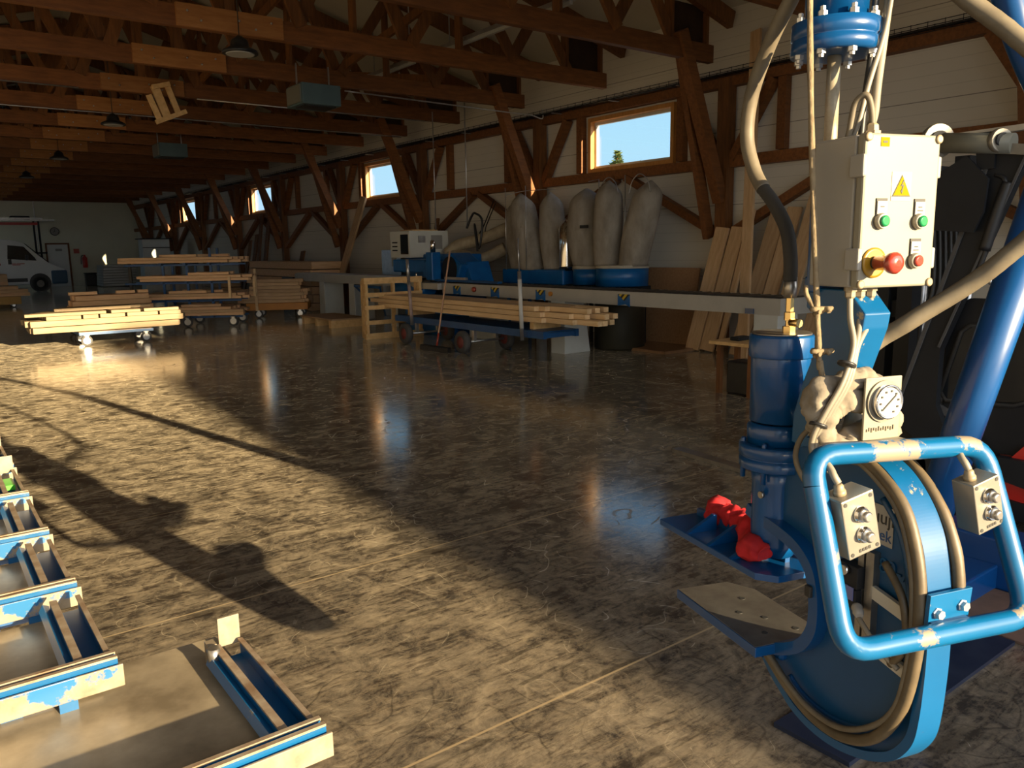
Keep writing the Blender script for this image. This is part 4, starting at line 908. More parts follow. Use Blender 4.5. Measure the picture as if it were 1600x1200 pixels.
# ================================================================ HANGING C-FRAME PRESS
TH = math.radians(17)
U = V((math.sin(TH), math.cos(TH), 0)); W = V((math.cos(TH), -math.sin(TH), 0)); Z = V((0, 0, 1))
O = V((1.512, .727, 0))
def L(a, c, z): return O+U*a+W*c+Z*z
RL = Matrix(((W.x, U.x, 0), (W.y, U.y, 0), (0, 0, 1)))       # local x = across, y = into the scene, z = up
CM = .06                                                     # middle plane of the frame
pr = thing('frame_press', 'blue C-shaped hanging press with grey control box and tubular handle', 'press', L(.2, CM, 0))
outl = [(.533, 1.0), (.52, .925), (.483, .915), (.395, .903), (.33, .885), (.285, .850), (.266, .80), (.261, .745), (.268, .70), (.296, .655), (.34, .622), (.395, .595), (.449, .575), (.449, .548),
        (.407, .511), (.365, .485), (.33, .465), (.28, .452), (.227, .449), (.175, .455), (.125, .469), (.075, .490), (.028, .520), (-.002, .553), (-.024, .595), (-.033, .65), (-.037, .71), (-.039, .77), (-.038, .83), (-.034, .89), (-.026, .946), (-.013, 1.0), (.008, 1.046), (.034, 1.082), (.066, 1.113), (.10, 1.134), (.141, 1.147), (.19, 1.15), (.236, 1.149), (.314, 1.143), (.36, 1.13), (.40, 1.08), (.53, 1.06)]
B().prism(outl, L(0, CM-.017, 0), U, Z, .034).build('frame_web', blue_web, pr)
rim = outl[13:41]
def pth(pts, c): return [L(a, c, z) for a, z in pts]
B().strip(smooth_path(pth(rim, CM-.031), 7), W, .062, .020).build('rim_flange', blue_worn, pr)
thr = outl[1:14]
B().strip(smooth_path(pth([(a-.012*(z < 1), z) for a, z in thr], CM-.052), 7), W, .104, .030).build('throat_flange', blue_paint, pr)
# smooth casting ridge inside the flange
ins = [(.30+(a-.30)*.86, .80+(z-.80)*.86) for a, z in rim[2:22]]
B().tube(pth(ins, CM-.016), .008, 8, n=3).build('cast_ridge', blue_web, pr)
# cylinder
ax, cc = .462, CM
cy = B().lathe([(.070, .0), (.071, .15), (.0705, .20)], L(ax, cc, 1.165), seg=40).build('cylinder', blue_paint, pr)
B().lathe([(.076, 0), (.077, .004), (.077, .05), (.074, .056)], L(ax, cc, 1.325), seg=40).build('cylinder_cap', blue_paint, cy)
B().lathe([(.071, 0), (.071, .004)], L(ax, cc, 1.381), seg=40).build('cap_plate', steel, cy)
B().lathe([(.074, 0), (.075, .045), (.068, .055)], L(ax, cc, 1.105), seg=40).build('cylinder_foot', blue_paint, pr)
B().lathe([(.090, 0), (.092, .003), (.092, .026), (.088, .028), (.088, .032), (.093, .034), (.093, .060), (.088, .063)], L(ax, cc, 1.045), seg=44).build('clamp_ring', blue_paint, pr)
for k in range(6):
    a = 2*PI*k/6; B().lathe([(.007, 0), (.007, .10), (.005, .104)], L(ax+.082*math.cos(a), cc+.082*math.sin(a), 1.015), seg=6).build('ring_bolt', blue_paint, pr)
B().lathe([(.050, 0), (.056, .03), (.058, .08), (.058, .19), (.066, .235)], L(ax, cc, .815), seg=36).build('cylinder_base', blue_paint, pr)
B().lathe([(.009, 0), (.009, .008)], L(ax-.03, cc-.062, .985), -W, 10).build('plug', steel, pr)
B().lathe([(.042, 0), (.042, .04)], L(ax+.06, cc, .795), seg=24).build('ram', blue_paint, pr)
# upper plate with ribs, lower plate
up_poly = [(.395, -.045), (.355, -.005), (.355, .135), (.395, .18), (.80, .19), (.835, .15), (.835, -.02), (.83, -.055)]
upl = B().prism([(a, c) for a, c in up_poly], L(0, 0, .782), U, W, -.018, bev=.002).build('upper_plate', blue_paint, pr)
rb = B()
for a, s_ in ((.50, 1), (.60, 1), (.70, 1)):
    rb.prism([(-.05, 0), (.045, 0), (.045, .045), (.035, .045)], L(a, 0, .80), W, Z, .012)
rb.prism([(0, 0), (.40, 0), (.40, .02), (.05, .05), (0, .05)], L(.42, CM+.006, .80), U, Z, .014)
rb.box(L(.47, .045, .82), (.10, .02, .035), R=RL); rb.prism([(0, 0), (.12, 0), (0, .05)], L(.44, .13, .80), -U*.9+W*.3, Z, .012)
rb.build('rib', blue_paint, upl)
lo_poly = [(.375, -.05), (.37, .165), (.66, .165), (.735, .12), (.745, -.045)]
lpl = B().prism(lo_poly, L(0, 0, .585), U, W, -.026, bev=.0015).build('lower_plate', blue_paint, pr)
B().prism([(.378, -.047), (.373, .162), (.658, .162), (.732, .118), (.742, -.042)], L(0, 0, .6115), U, W, -.0012).build('plate_face', steel, lpl)
hl = B()
for a, c in ((.55, .03), (.50, .075), (.43, .02), (.42, .11), (.62, .09)): hl.lathe([(.008, 0), (.008, .001)], L(a, c, .613), seg=12)
hl.build('hole', ink, lpl)
B().box(L(.42, CM, .578), (.07, .10, .035), R=RL, bev=.008).build('lower_jaw', blue_paint, pr)
# spine to the control box
sp_ = [(.345, 1.50), (.215, 1.50), (.165, 1.452), (.17, 1.42), (.215, 1.30), (.262, 1.235), (.335, 1.13), (.375, 1.13), (.372, 1.20), (.345, 1.28), (.29, 1.40), (.318, 1.44), (.345, 1.455)]
B().prism(sp_, L(0, CM-.03, 0), U, Z, .07, bev=.003).build('spine', blue_worn, pr)
B().box(L(.318, CM+.004, 1.64), (.10, .025, .30), R=RL, bev=.004).build('box_bracket', blue_bright, pr)
B().tube([L(.345, .075, 1.50), L(.345, .075, 2.02)], .0145, 20, smooth=False).build('piston_rod', rod_steel, pr)
B().box(L(.345, .075, 1.50), (.06, .06, .05), R=RL, bev=.006).build('rod_eye', blue_paint, pr)
# control box
bx = B().box(L(.245, .0985, 1.661), (.197, .122, .308), R=RL, bev=.005).build('control_box', box_grey, pr)
B().box(L(.170, .0985, 1.661), (.199, .022, .310), R=RL, bev=.005).build('box_lid', box_lid, bx)
for c, z in ((.006, 1.808), (.191, 1.808), (.006, 1.514), (.191, 1.514)): B().lathe([(.009, 0), (.009, .004), (.006, .006)], L(.160, c, z), -U, 16).build('lid_screw', fitting, bx)
for z in (1.752, 1.565):
    for c in (-.004, .201):
        B().box(L(.172, c, z), (.012, .040 if c < 0 else .022, .045), R=RL, bev=.004).build('hinge', box_grey, bx)
def onlid(c, z, d=0): return L(.1585-d, c, z)
B().box(onlid(.049, 1.799), (.022, .001, .018), R=RL).build('yellow_sticker', sign_yellow, bx)
B().box(onlid(.049, 1.799, .0007), (.011, .0006, .004), R=RL).build('sticker_mark', ink, bx)
B().box(onlid(.098, 1.712), (.052, .0008, .058), R=RL).build('sign_backing', label_white, bx)
def tri(s_, d, m, nm): B().prism([(-s_, -s_*.85), (s_, -s_*.85), (0, s_*.95)], onlid(.098, 1.712, d), W, Z, .0006).build(nm, m, bx)
tri(.0245, .0007, ink, 'sign_border'); tri(.0218, .0013, sign_yellow, 'warning_triangle')
B().prism([(.003, .012), (-.004, -.001), (.001, -.001), (-.002, -.010), (-.004, -.009), (-.0005, -.016), (.003, -.009), (.0008, -.0095), (.005, .002), (.0, .002), (.005, .012)], onlid(.098, 1.713, .0022), W, Z, .0006).build('lightning_bolt', ink, bx)
def pushb(c, z, m):
    B().box(onlid(c+.002, z+.020, .001), (.028, .0025, .052), R=RL).build('legend_back', ink, bx)
    B().box(onlid(c+.002, z+.027, .003), (.026, .002, .026), R=RL).build('legend_plate', label_white, bx)
    for j in range(2 if c > .1 else 1): B().box(onlid(c+.002, z+.029-.007*j, .0042), (.010 if j == 0 else .015, .0006, .0022), R=RL).build('legend_mark', ink, bx)
    B().lathe([(.0165, 0), (.0165, .007), (.0145, .013)], onlid(c, z), -U, 24).build('button_ring', alu, bx)
    B().lathe([(.0115, 0), (.0115, .005), (.008, .007)], onlid(c, z, .012), -U, 24).build('push_button', m, bx)
pushb(.046, 1.642, green_btn); pushb(.147, 1.641, green_btn); pushb(.143, 1.560, red_btn)
B().lathe([(.031, 0), (.031, .004), (.026, .005)], onlid(.036, 1.558), -U, 32).build('emergency_disc', yellow_disc, bx)
B().lathe([(.013, 0), (.013, .010)], onlid(.036, 1.558, .004), -U, 20).build('emergency_neck', ink, bx)
B().lathe([(.0150, 0), (.0155, .028), (.0165, .030), (.0215, .036), (.022, .046), (.016, .053), (.006, .055)], onlid(.036, 1.558, .012), -U, 28).build('emergency_button', red_btn, bx)
for c, z, dn in ((.02, 1.507, -1), (.046, 1.507, -1), (.075, 1.507, -1)):
    B().lathe([(.0135, 0), (.0135, .009), (.011, .010), (.011, .020), (.008, .024)], L(.20, c, z), -Z, 6, smooth=False).build('cable_gland', fitting, bx)
B().lathe([(.017, 0), (.017, .012), (.013, .013), (.012, .024), (.008, .028)], L(.21, .063, 1.815), Z, 6, smooth=False).build('cable_gland', fitting, bx)
# cables of the box
B().tube([L(.21, .063, 1.83), L(.215, .063, 1.87), L(.22, .052, 1.90), L(.24, .042, 1.885), L(.25, .04, 1.83), L(.26, .04, 1.80)], .0065, 10).build('gland_loop', hose_dust, pr)
B().tube([L(.26, .145, 2.14), L(.255, .125, 2.04), L(.25, .085, 1.93), L(.25, .058, 1.835), L(.27, .045, 1.79)], .0055, 10).build('cable', cable_grey, pr)
B().tube([L(.27, .15, 2.16), L(.27, .137, 2.03), L(.25, .108, 1.93), L(.235, .09, 1.87), L(.22, .068, 1.84)], .009, 10).build('cable', cable_grey, pr)
B().tube([L(.29, .13, 2.16), L(.28, .115, 2.0), L(.27, .095, 1.90), L(.27, .09, 1.81)], .007, 10).build('cable', black, pr)
for j, (c, dc) in enumerate(((.02, 0), (.046, .010), (.075, .018))):
    B().tube([L(.20, c, 1.485), L(.185, c-.010, 1.44), L(.165, .004+dc*.6, 1.385), L(.155, -.028+dc, 1.315), L(.165, -.06+dc, 1.25), L(.18, -.075+dc, 1.20), L(.185, -.072+dc, 1.16), L(.16, -.055+dc, 1.12)], .0062, 10).build('cable', cable_grey, pr)
for q in (L(.158, -.018, 1.35), L(.178, -.066, 1.22)): B().lathe([(.019, -.003), (.019, .003)], q, (L(.155, -.028, 1.315)-L(.165, .004, 1.385)), 14).build('cable_tie', black, pr)
B().tube([L(.20, -.05, 1.22), L(.235, -.06, 1.18), L(.25, -.06, 1.13), L(.235, -.045, 1.08), L(.20, -.03, 1.06)], .006, 10).build('pneumatic_hose', hose_dust, pr)
# rim hoses
hL = [(.20, 1.16), (.15, 1.155), (.085, 1.13), (.015, 1.075), (-.025, .98), (-.038, .88), (-.036, .78), (-.012, .66), (.05, .555), (.14, .50), (.24, .492), (.33, .520), (.40, .560), (.425, .575)]
B().tube(pth(hL, CM-.045), .0125, 12, n=5, rfun=lambda u: 1+.03*math.sin(u*400)).build('rim_hose', hose_tan, pr)
B().tube(pth([(a+.012, z-.006 if z > .6 else z+.018) for a, z in hL], CM-.050), .007, 10, n=5).build('rim_cable', hose_dust, pr)
hR = [(.20, 1.165), (.14, 1.158), (.07, 1.125), (.005, 1.06), (-.034, .98), (-.046, .905)]
B().tube(pth(hR, CM+.045), .0125, 12, n=5, rfun=lambda u: 1+.03*math.sin(u*200)).build('rim_hose', hose_tan, pr)
B().tube(pth([(a+.014, z-.004) for a, z in hR], CM+.034), .006, 10, n=5).build('rim_cable', cable_grey, pr)
# hydraulic hose into the cylinder and its fitting
fx = B(); fx.lathe([(.016, 0), (.016, .016), (.009, .017), (.009, .030), (.013, .031), (.013, .050), (.010, .052), (.010, .09)], L(.44, CM+.002, 1.385), seg=6, smooth=False); fx.lathe([(.010, 0), (.010, .03)], L(.425, CM-.004, 1.412), -U, 8); fx.build('hose_fitting', brass, pr)
B().lathe([(.0155, 0), (.0155, .05)], L(.44, CM+.002, 1.47), seg=20).build('hose_sleeve', steel, pr)
B().tube([L(.44, CM, 1.51), L(.443, CM, 1.57), L(.462, CM, 1.635), L(.51, CM, 1.695), L(.555, CM, 1.735)], .0165, 14, n=8).build('hydraulic_hose', rubber, pr)
B().tube([L(.555, CM, 1.735), L(.595, CM, 1.785), L(.628, CM, 1.87), L(.612, CM, 1.975), L(.545, CM, 2.085), L(.468, CM, 2.17), L(.40, CM, 2.26)], .0178, 14, n=8).build('hydraulic_hose', hose_dust, pr)
# gauge on its plate
gp = B().box(L(.145, CM+.01, 1.252), (.098, .006, .135), R=RL, bev=.002).box(L(.115, CM+.01, 1.182), (.105, .075, .006), R=RL, bev=.002).build('gauge_plate', cream_worn if False else box_lid, pr)
B().lathe([(.045, 0), (.045, .004)], L(.141, CM+.01, 1.268), -U, 36).build('gauge_flange', alu, gp)
B().lathe([(.036, 0), (.037, .014), (.034, .016), (.032, .012)], L(.138, CM+.01, 1.268), -U, 36).build('gauge_bezel', chrome, gp)
B().lathe([(.031, 0), (.031, .002)], L(.127, CM+.01, 1.268), -U, 32).build('gauge_dial', label_white, gp)
gn = B(); gn.bar(L(.1235, CM-.008, 1.252), L(.1235, CM+.026, 1.282), .0012, .0022)
for k in range(9):
    a = math.radians(-40+280*k/8); q = L(.1238, CM+.01-.024*math.cos(a), 1.268+.024*math.sin(a)); gn.box(q, (.004, .0012, .004), R=RL)
gn.build('gauge_needle', ink, gp)
sc_ = B()
for k in range(12): sc_.box(L(.1405, CM-.03+.0065*k, 1.207+.002*(k % 2)), (.003, .0008, .006+.002*(k % 3)), R=RL)
sc_.build('handwriting', hose_dust, gp)
# sticker and cast lettering
st = B().box(L(.098, CM-.0185, 1.012), (.001, .066, .085), R=RL).build('sticker', label_white, pr)
def lettering(txt, size, loc, xdir, zdir, m, parent, name='lettering', ext=.0006):
    cu = bpy.data.curves.new(name, 'FONT'); cu.body = txt; cu.size = size; cu.extrude = ext; cu.materials.append(m)
    cu.align_x = 'CENTER'; cu.align_y = 'CENTER'
    tmp = bpy.data.objects.new(name, cu); COL.objects.link(tmp); dg = bpy.context.evaluated_depsgraph_get()
    me = bpy.data.meshes.new_from_object(tmp.evaluated_get(dg)); bpy.data.objects.remove(tmp); me.name = name; me.materials.clear(); me.materials.append(m)
    o = bpy.data.objects.new(name, me); COL.objects.link(o); o.parent = parent
    x = V(xdir).normalized(); y = V(zdir).normalized(); n = x.cross(y)
    o.matrix_local = Matrix.Translation(V(loc)-wloc(parent)) @ Matrix(((x.x, y.x, n.x, 0), (x.y, y.y, n.y, 0), (x.z, y.z, n.z, 0), (0, 0, 0, 1)))
    return o
lettering('uuji', .042, L(.092, CM-.0195, 1.028), -U, Z, ink, st)
lettering('tek', .034, L(.090, CM-.0195, .990), -U, Z, blue_bright, st)
lettering('80-A', .046, L(.050, CM-.0185, .925), -U, Z, blue_worn, pr, 'cast_lettering', .002)
# handle
hc = [L(.033, -.211, 1.205), L(.033, .232, 1.181), L(-.083, .256, .846), L(-.083, -.212, .862)]
def rounded(pts, r, n=6):
    out = []
    for i in range(4):
        p = pts[i]; a = (pts[i-1]-p).normalized(); b = (pts[(i+1) % 4]-p).normalized()
        for k in range(n+1):
            t_ = k/n; out.append((p+a*r).lerp(p, t_).lerp(p.lerp(p+b*r, t_), t_))
    return out
hp = rounded(hc, .058); hp = hp+[hp[0]]
hn = B().tube(hp, .0215, 18, smooth=False, caps=False).build('handle', blue_handle, pr)
# bracket carrying the handle
hb = B().prism([(-.05, -.033), (.055, -.033), (.062, .036), (-.047, .036)], L(-.052, CM, .888), W, Z, .010, bev=.001).box(L(-.062, CM, .862), (.09, .03, .016), R=RL).build('handle_bracket', blue_handle, pr)
for c in (-.028, .036): B().lathe([(.012, 0), (.012, .004), (.0095, .005), (.0095, .013)], L(-.061, CM+c, .886+.006*(c > 0)), -U, 6, smooth=False).build('bracket_bolt', zinc, hb)
# button boxes on the handle
def bbox(c, z, a, tilt, k_):
    Rt = RL @ Matrix.Rotation(tilt, 3, 'Y') @ Matrix.Scale(k_, 3)
    def q(dc, dz, da): return L(a, c, z)+Rt @ V((dc, da, dz))
    b_ = B().box(q(0, 0, 0), (.062, .046, .098), R=Rt, bev=.002).build('button_box', alu, pr)
    for dz in (.019, -.015):
        B().lathe([(.016, 0), (.016, .005), (.0135, .006), (.0135, .010)], q(.0, dz, -.023), -U, 24).build('button_ring', chrome, b_)
        B().lathe([(.0105, 0), (.0105, .010), (.007, .014)], q(.0, dz, -.031), -U, 20).build('push_button', steel, b_)
    for dc in (-.024, .024):
        for dz in (.042, -.042): B().lathe([(.004, 0), (.004, .001)], q(dc, dz, -.023), -U, 10).build('cover_screw', ink, b_)
    pm = B()
    for k in range(4): pm.box(q(-.009+.006*k, -.040, -.0235), (.004, .0008, .005), R=Rt)
    pm.build('small_print', ink, b_)
    B().lathe([(.012, 0), (.012, .008), (.010, .009), (.009, .018), (.006, .022)], q(-.012, .049, 0), Rt @ Z, 10).build('cable_gland', fitting, b_)
    B().tube([q(-.012, .068, 0), q(-.012, .085, .01), q(0 if c > 0 else .015, .10, .05), L(.08, CM, 1.16)], .007, 10).build('cable', cable_grey, b_)
bbox(-.148, 1.083, -.012, -.24, 1.22); bbox(.186, 1.076, -.005, -.26, 1.12)
B().box(L(.018, -.135, 1.08), (.05, .012, .05), R=RL).build('box_clip', fitting, pr); B().box(L(.018, .232, 1.08), (.03, .012, .05), R=RL).build('box_clip', fitting, pr)
# valve stack on the left side of the web
vs = B().box(L(.15, CM-.035, .885), (.034, .06, .05), R=RL, bev=.002).box(L(.15, CM-.035, .835), (.034, .055, .045), R=RL, bev=.002).build('valve_block', black_soft, pr)
B().lathe([(.011, 0), (.011, .012)], L(.15, CM-.053, .898), -W, 16).build('valve_ring', chrome, vs)
B().box(L(.145, CM-.054, .848), (.002, .035, .03), R=RL).build('valve_plate', mk('violet_plate', (.12, .14, .34), None, .4), vs)
B().lathe([(.010, 0), (.012, .006), (.010, .012), (.012, .018), (.008, .03)], L(.12, CM-.05, .825), (-U*.7-W*.4-Z*.3), 12).build('valve_plug', label_white, vs)
B().tube([L(.11, CM-.06, .815), L(.07, CM-.065, .79), L(.03, CM-.055, .755), L(0, CM-.05, .74)], .006, 8).build('valve_cable', cable_grey, vs)
B().tube([L(.02, CM-.05, .74), L(-.015, CM-.052, .80), L(.0, CM-.05, .89), L(.06, CM-.04, .945)], .008, 10).build('valve_cable', hose_tan, vs)
f = B(); f.box(L(.105, CM-.026, .83), (.018, .022, .24), R=RL); f.box(L(.130, CM-.026, .83), (.018, .016, .24), R=RL); f.build('guide_post', steel, pr)
for z in (.865, .745): B().bar(L(.10, CM-.03, z), L(-.02, CM-.03, z-.02), .010, .028).build('cross_bar', conv_grey, pr)
B().box(L(.262, CM-.054, .80), (.012, .02, .028), R=RL, bev=.003).build('limit_switch', ink, pr)

# lifting cylinder overhead, on the boom
cx = L(.345, .075, 0)
lc = thing('lifting_cylinder', 'blue flanged lifting cylinder whose chrome rod carries the press', 'cylinder', V((cx.x, cx.y, 2.02)))
B().lathe([(.075, 0), (.093, .002), (.093, .028), (.090, .030), (.090, .034), (.093, .036), (.093, .066), (.078, .068)], V((cx.x, cx.y, 2.005)), seg=44).build('flange', blue_paint, lc)
B().lathe([(.066, 0), (.066, 1.35)], V((cx.x, cx.y, 2.07)), seg=36).build('barrel', blue_paint, lc)
for k in range(8):
    a = 2*PI*k/8+.2; B().lathe([(.006, .012), (.006, .018), (.010, .019), (.010, .033), (.006, .034), (.006, .090), (.010, .091), (.010, .104), (.006, .106), (.006, .114)], V((cx.x+.08*math.cos(a), cx.y+.08*math.sin(a), 1.978)), seg=6, smooth=False).build('flange_bolt', zinc, lc)
# rope
rp = thing('rope', 'twisted tan rope hanging down beside the control box', 'rope', L(.22, -.035, 1.29))
B().tube([L(.286, -.051, 2.16), L(.275, -.047, 1.95), L(.255, -.042, 1.70), L(.238, -.036, 1.50), L(.226, -.032, 1.37), L(.222, -.031, 1.33)], .0062, 10, n=6, rfun=lambda u: 1+.10*math.sin(u*420)).build('strand', rope_m, rp)
B().tube([L(.222, -.031, 1.35), L(.215, -.028, 1.31), L(.205, -.03, 1.285), L(.205, -.04, 1.265), L(.22, -.045, 1.27), L(.23, -.04, 1.30)], .0062, 10).build('loop', rope_m, rp)
for z, a in ((1.455, .233), (1.365, .226)):
    k_ = B()
    for j in range(4): k_.tube([L(a+.012*math.cos(j*1.7), -.034+.012*math.sin(j*1.7), z-.008+.004*j), L(a-.012*math.cos(j*1.7), -.034+.012*math.cos(j), z+.006), L(a+.004*j-.02, -.02+.006*j, z+.002*j)], .0055, 8)
    k_.build('knot', rope_m, rp)
B().tube([L(.236, -.036, 1.455), L(.25, -.05, 1.49), L(.255, -.05, 1.51)], .005, 8).build('tail', rope_m, rp)

# red cloth on the upper plate, grey cloth round the gauge
from mathutils import noise
def rag(name, label, cat, base, pts, r, m, seed):
    mb = B()
    for P in pts: mb.tube(P, r, 22, n=9, rfun=lambda u: .72+.40*math.sin(PI*u)+.10*math.sin(u*11+seed))
    mb.bm.normal_update()
    for v in mb.bm.verts:
        q = v.co*26+V((seed, seed*2, 0)); k = 1-2*abs(noise.noise(q)); k2 = 1-2*abs(noise.noise(q*2.3))
        v.co += v.normal*r*(.42*k+.22*k2-.25)
    return tag(mb.build(name, m), label, cat)
zp = .80
rag('red_cloth', 'crumpled red cloth lying on the upper press plate', 'cloth', None,
    [[L(.74, .125, zp+.02), L(.755, .10, zp+.05), L(.74, .085, zp+.02), L(.70, .085, zp+.04), L(.66, .085, zp+.03)],
     [L(.72, .12, zp+.02), L(.67, .10, zp+.04), L(.62, .085, zp+.025), L(.57, .075, zp+.035), L(.53, .05, zp+.03)],
     [L(.66, .09, zp+.018), L(.60, .08, zp+.02), L(.545, .055, zp+.05), L(.505, .02, zp+.03), L(.47, .0, zp+.03)], [L(.50, .01, zp+.02), L(.46, -.005, zp+.035), L(.42, .0, zp+.03)]], .026, red_cloth, 3)
rag('grey_cloth', 'dirty pale cloth wrapped round behind the pressure gauge', 'cloth', None,
    [[L(.21, -.035, 1.19), L(.20, -.05, 1.24), L(.20, -.045, 1.285), L(.19, .0, 1.30), L(.19, .05, 1.305), L(.185, .10, 1.29)],
     [L(.20, -.02, 1.17), L(.19, -.045, 1.21), L(.195, -.02, 1.255), L(.18, .03, 1.27), L(.18, .09, 1.25)],
     [L(.19, .0, 1.165), L(.185, .04, 1.18), L(.18, .10, 1.20), L(.175, .135, 1.235)],
     [L(.19, -.04, 1.18), L(.17, .01, 1.16), L(.18, .07, 1.17), L(.17, .13, 1.20)]], .025, grey_cloth, 5)

# return hose looping off to the right
tag(B().tube([L(.27, .10, 1.14), L(.27, .12, 1.20), V((2.06, 1.13, 1.30)), V((2.14, 1.05, 1.39)), V((2.2, .945, 1.48)), V((2.22, .87, 1.55)), V((2.25, .79, 1.65)), V((2.27, .74, 1.80)), V((2.26, .80, 1.98)), V((2.24, .90, 2.10)), V((2.2, 1.01, 2.21)), V((2.1, 1.12, 2.35)), V((1.9, 1.15, 2.6))], .023, 16, n=8, rfun=lambda u: 1+.015*math.sin(u*300)).build('return_hose', hose_dust), 'thick dusty hose looping off to the right of the control box', 'hose')

# blue stand behind the press
sd = thing('blue_stand', 'blue tubular stand with leaning mast behind the press', 'stand', (3.0, 1.4, 0))
EL = V((3.0, 1.02, 1.93))
B().tube([V((3.0, 1.475, 0.0)), EL], .066, 28, smooth=False).build('mast', blue_bright, sd)
TP = V((cx.x, cx.y, 3.45))
B().tube([EL, V((2.92, 1.07, 2.06)), V((2.78, 1.135, 2.32)), V((2.5, 1.12, 2.72)), V((2.2, 1.05, 3.1)), V((1.95, 1.03, 3.42)), TP], .045, 20, n=6).build('boom', blue_bright, sd)
B().box((3.97, 1.2, .12), (.2, 2.0, .24), bev=.01).build('floor_beam', blue_bright, sd)
B().box((3.4, 1.5, .06), (.95, .16, .12), bev=.01).build('cross_beam', blue_bright, sd)
tag(B().box((2.76, 1.285, .008), (1.22, .27, .016)).build('floor_plate', plate_navy), 'dark navy steel plate lying on the floor under the press', 'plate')
tag(B().box((3.62, 1.28, .006), (.46, 1.2, .010)).build('floor_mat', mat_brown), 'brown rubber mat between the steel plate and the blue floor beam', 'mat')

# ================================================================ FORKLIFT
fk = thing('forklift', 'black and red forklift with white-ringed mast rollers, parked at the right edge', 'forklift', (5.0, 1.2, 0))
XF = 4.42
def FP(y, z): return (y, z)
yz = (V((0, 1, 0)), V((0, 0, 1)))
# cab side panel with window
B().prism([(2.19, .60), (2.20, .70), (2.14, .82), (1.80, 2.05), (1.62, 2.05), (1.98, 1.02), (1.98, .72), (1.88, .5), (1.2, .5), (1.2, .30), (2.0, .45)][::-1], (XF, 0, 0), *yz, -.05).build('front_pillar', black_soft, fk)
B().prism([(1.98, .70), (1.99, 1.25), (1.88, 1.30), (1.2, 1.30), (1.2, .5), (1.88, .5)], (XF+.03, 0, 0), *yz, .04).build('door_panel', black_soft, fk)
B().prism([(1.985, .79), (1.90, 1.12), (1.86, 1.15), (1.25, 1.19), (1.25, .95), (1.62, .78), (1.955, .755)], (XF+.015, 0, 0), *yz, .02).build('door_window', mk('reflecting_glass', (.010, .012, .015), None, .12, spec=.25), fk)
B().tube([V((XF+.01, a, b)) for a, b in ((1.99, .79), (1.905, 1.125), (1.86, 1.16), (1.25, 1.20))], .012, 8, smooth=False).tube([V((XF+.01, a, b)) for a, b in ((1.99, .79), (1.955, .745), (1.62, .765), (1.25, .94))], .012, 8, smooth=False).build('window_seal', rubber, fk)
B().bar((XF-.057, 2.175, .74), (XF-.057, 1.80, 2.03), .02, .012, up=V((1, 0, 0))).bar((XF-.057, 1.985, 1.04), (XF-.057, 1.635, 2.03), .012, .010, up=V((1, 0, 0))).build('pillar_trim', rubber_grey, fk)
B().box((XF-.005, 1.70, 1.27), (.02, .14, .10), bev=.008).build('latch', black, fk); B().lathe([(.018, 0), (.018, .01)], (XF-.015, 1.72, 1.27), (-1, 0, 0), 12).build('latch_knob', zinc, fk)
B().tube([V((XF-.03, 1.86, 1.33)), V((XF-.04, 1.85, 1.42)), V((XF-.04, 1.80, 1.46)), V((XF-.03, 1.76, 1.38))], .012, 8).build('door_grip', zinc, fk)
B().prism([(1.80, 2.05), (.2, 2.15), (.2, 2.05), (1.70, 1.96)], (XF+.02, 0, 0), *yz, -.9*-1).build('cab_roof', black_soft, fk)
B().bar((XF+.02, .3, .9), (XF+.02, .25, 2.1), .08, .08, up=V((1, 0, 0))).build('rear_pillar', black_soft, fk)
B().tube([V((XF-.04, 1.78, 1.92)), V((XF-.05, 1.73, 1.85)), V((XF-.05, 1.82, 1.45)), V((XF-.04, 1.90, 1.32))], .014, 8).tube([V((XF-.04, 1.72, 1.88)), V((XF-.05, 1.75, 1.76)), V((XF-.05, 1.80, 1.55))], .03, 8).build('grab_rail', black, fk)
B().prism([(2.15, .42), (1.2, .42), (1.2, .20), (1.66, .20), (2.0, .24)], (XF+.02, 0, 0), *yz, .9).prism([(1.72, .35), (1.55, .57), (.3, .70), (.0, .5), (.0, .2), (1.66, .2)], (XF-.01, 0, 0), *yz, .9).build('body', red_paint, fk)
B().prism([(1.84, .50), (1.70, .36), (1.66, .18), (1.2, .18), (1.2, .25), (1.60, .28), (1.66, .42), (1.78, .58)], (XF-.03, 0, 0), *yz, .1).build('side_skirt', black_soft, fk)
fe = [V((XF, 2.22+.46*math.cos(a), .34+.42*math.sin(a))) for a in [math.radians(x) for x in range(100, 195, 8)]]
B().strip(fe, V((1, 0, 0)), .26, .03).build('fender', rubber_grey, fk)
for y, r in ((2.22, .33), (.45, .28)):
    for x in (XF+.12, XF+1.12):
        w_ = B().lathe([(r*.55, -.1), (r*.93, -.11), (r, -.07), (r, .07), (r*.93, .11), (r*.55, .1)], (x, y, r), (1, 0, 0), 30).build('wheel', rubber, fk); B().lathe([(r*.5, -.09), (r*.5, .09)], (x, y, r), (1, 0, 0), 20).build('hub', red_paint, w_)
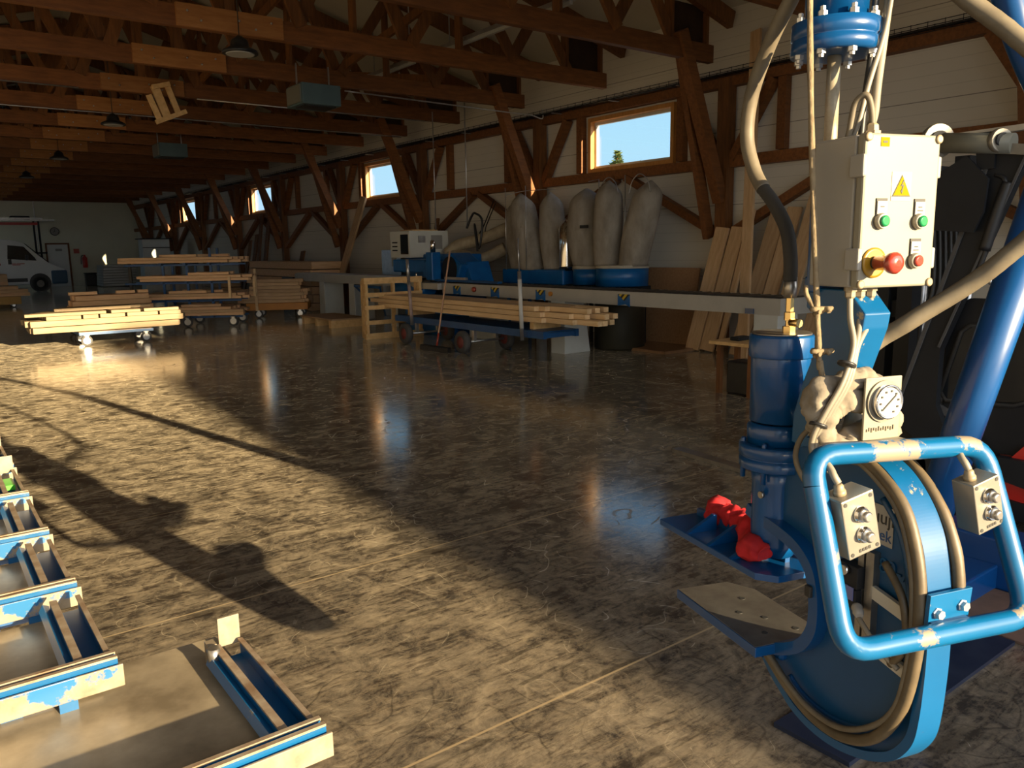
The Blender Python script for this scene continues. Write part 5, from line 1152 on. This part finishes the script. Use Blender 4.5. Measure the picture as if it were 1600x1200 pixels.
# mast
for x in (XF+.34, XF+.95):
    for y, z1 in ((2.36, 2.12), (2.50, 2.05)): B().bar((x, y, .06), (x, y, z1), .11, .09, up=V((0, 1, 0))).build('mast_rail', black_soft, fk)
    B().tube([(x+.1, 2.33, .2), (x+.1, 2.33, 1.95)], .03, 12, smooth=False).build('lift_cylinder', zinc, fk)
for z in (.3, 1.2, 2.0): B().box((XF+.64, 2.42, z), (.62, .08, .10)).build('mast_cross', black_soft, fk)
for k in range(5): B().tube([(XF+.40+.08*k, 2.32, .3), (XF+.40+.08*k, 2.31, 1.1), (XF+.42+.07*k, 2.26, 1.35), (XF+.40+.07*k, 2.30, 1.95)], .014, 8).build('mast_hose', black, fk)
B().prism([(2.12, 1.75), (2.10, 1.66), (1.84, 1.64), (1.80, 1.74), (1.79, 1.90), (1.90, 2.02), (2.08, 1.92)], (XF-.10, 0, 0), *yz, .02).prism([(1.86, 1.95), (1.78, 1.95), (1.78, 2.13), (1.88, 2.13)], (XF-.07, 0, 0), *yz, .02).build('tilt_bracket', black_soft, fk)
B().bar((XF-.08, 2.08, 2.12), (XF-.08, 2.06, 1.7), .04, .05, up=V((1, 0, 0))).build('bracket_arm', zinc, fk)
B().tube([(XF-.07, 2.04, 2.10), (XF-.07, 1.70, 2.06)], .05, 16, smooth=False).build('cross_tube', heater_side, fk)
for y in (2.06, 1.76):
    B().lathe([(.085, -.02), (.09, 0), (.085, .02)] if y > 2 else [(.055, -.02), (.06, 0), (.055, .02)], (XF-.08, y, 2.11 if y > 2 else 2.08), V((-.5, -.85, 0)), 22).build('roller_ring', alu, fk)
    B().lathe([(.05, -.03), (.05, .03)] if y > 2 else [(.035, -.03), (.035, .03)], (XF-.085, y, 2.11 if y > 2 else 2.08), V((-.5, -.85, 0)), 18).build('roller', black_soft, fk)
B().bar((XF-.06, 2.0, 2.08), (XF-.06, 1.6, 2.02), .05, .05).build('hose_clamp', cable_grey, fk)
B().bar((XF+.3, 2.5, 2.16), (XF+.3, .8, 2.2), .05, .03).build('top_rail', zinc, fk)
B().box((XF+.5, 1.0, .75), (.6, .7, .5), bev=.05).build('seat', black, fk)
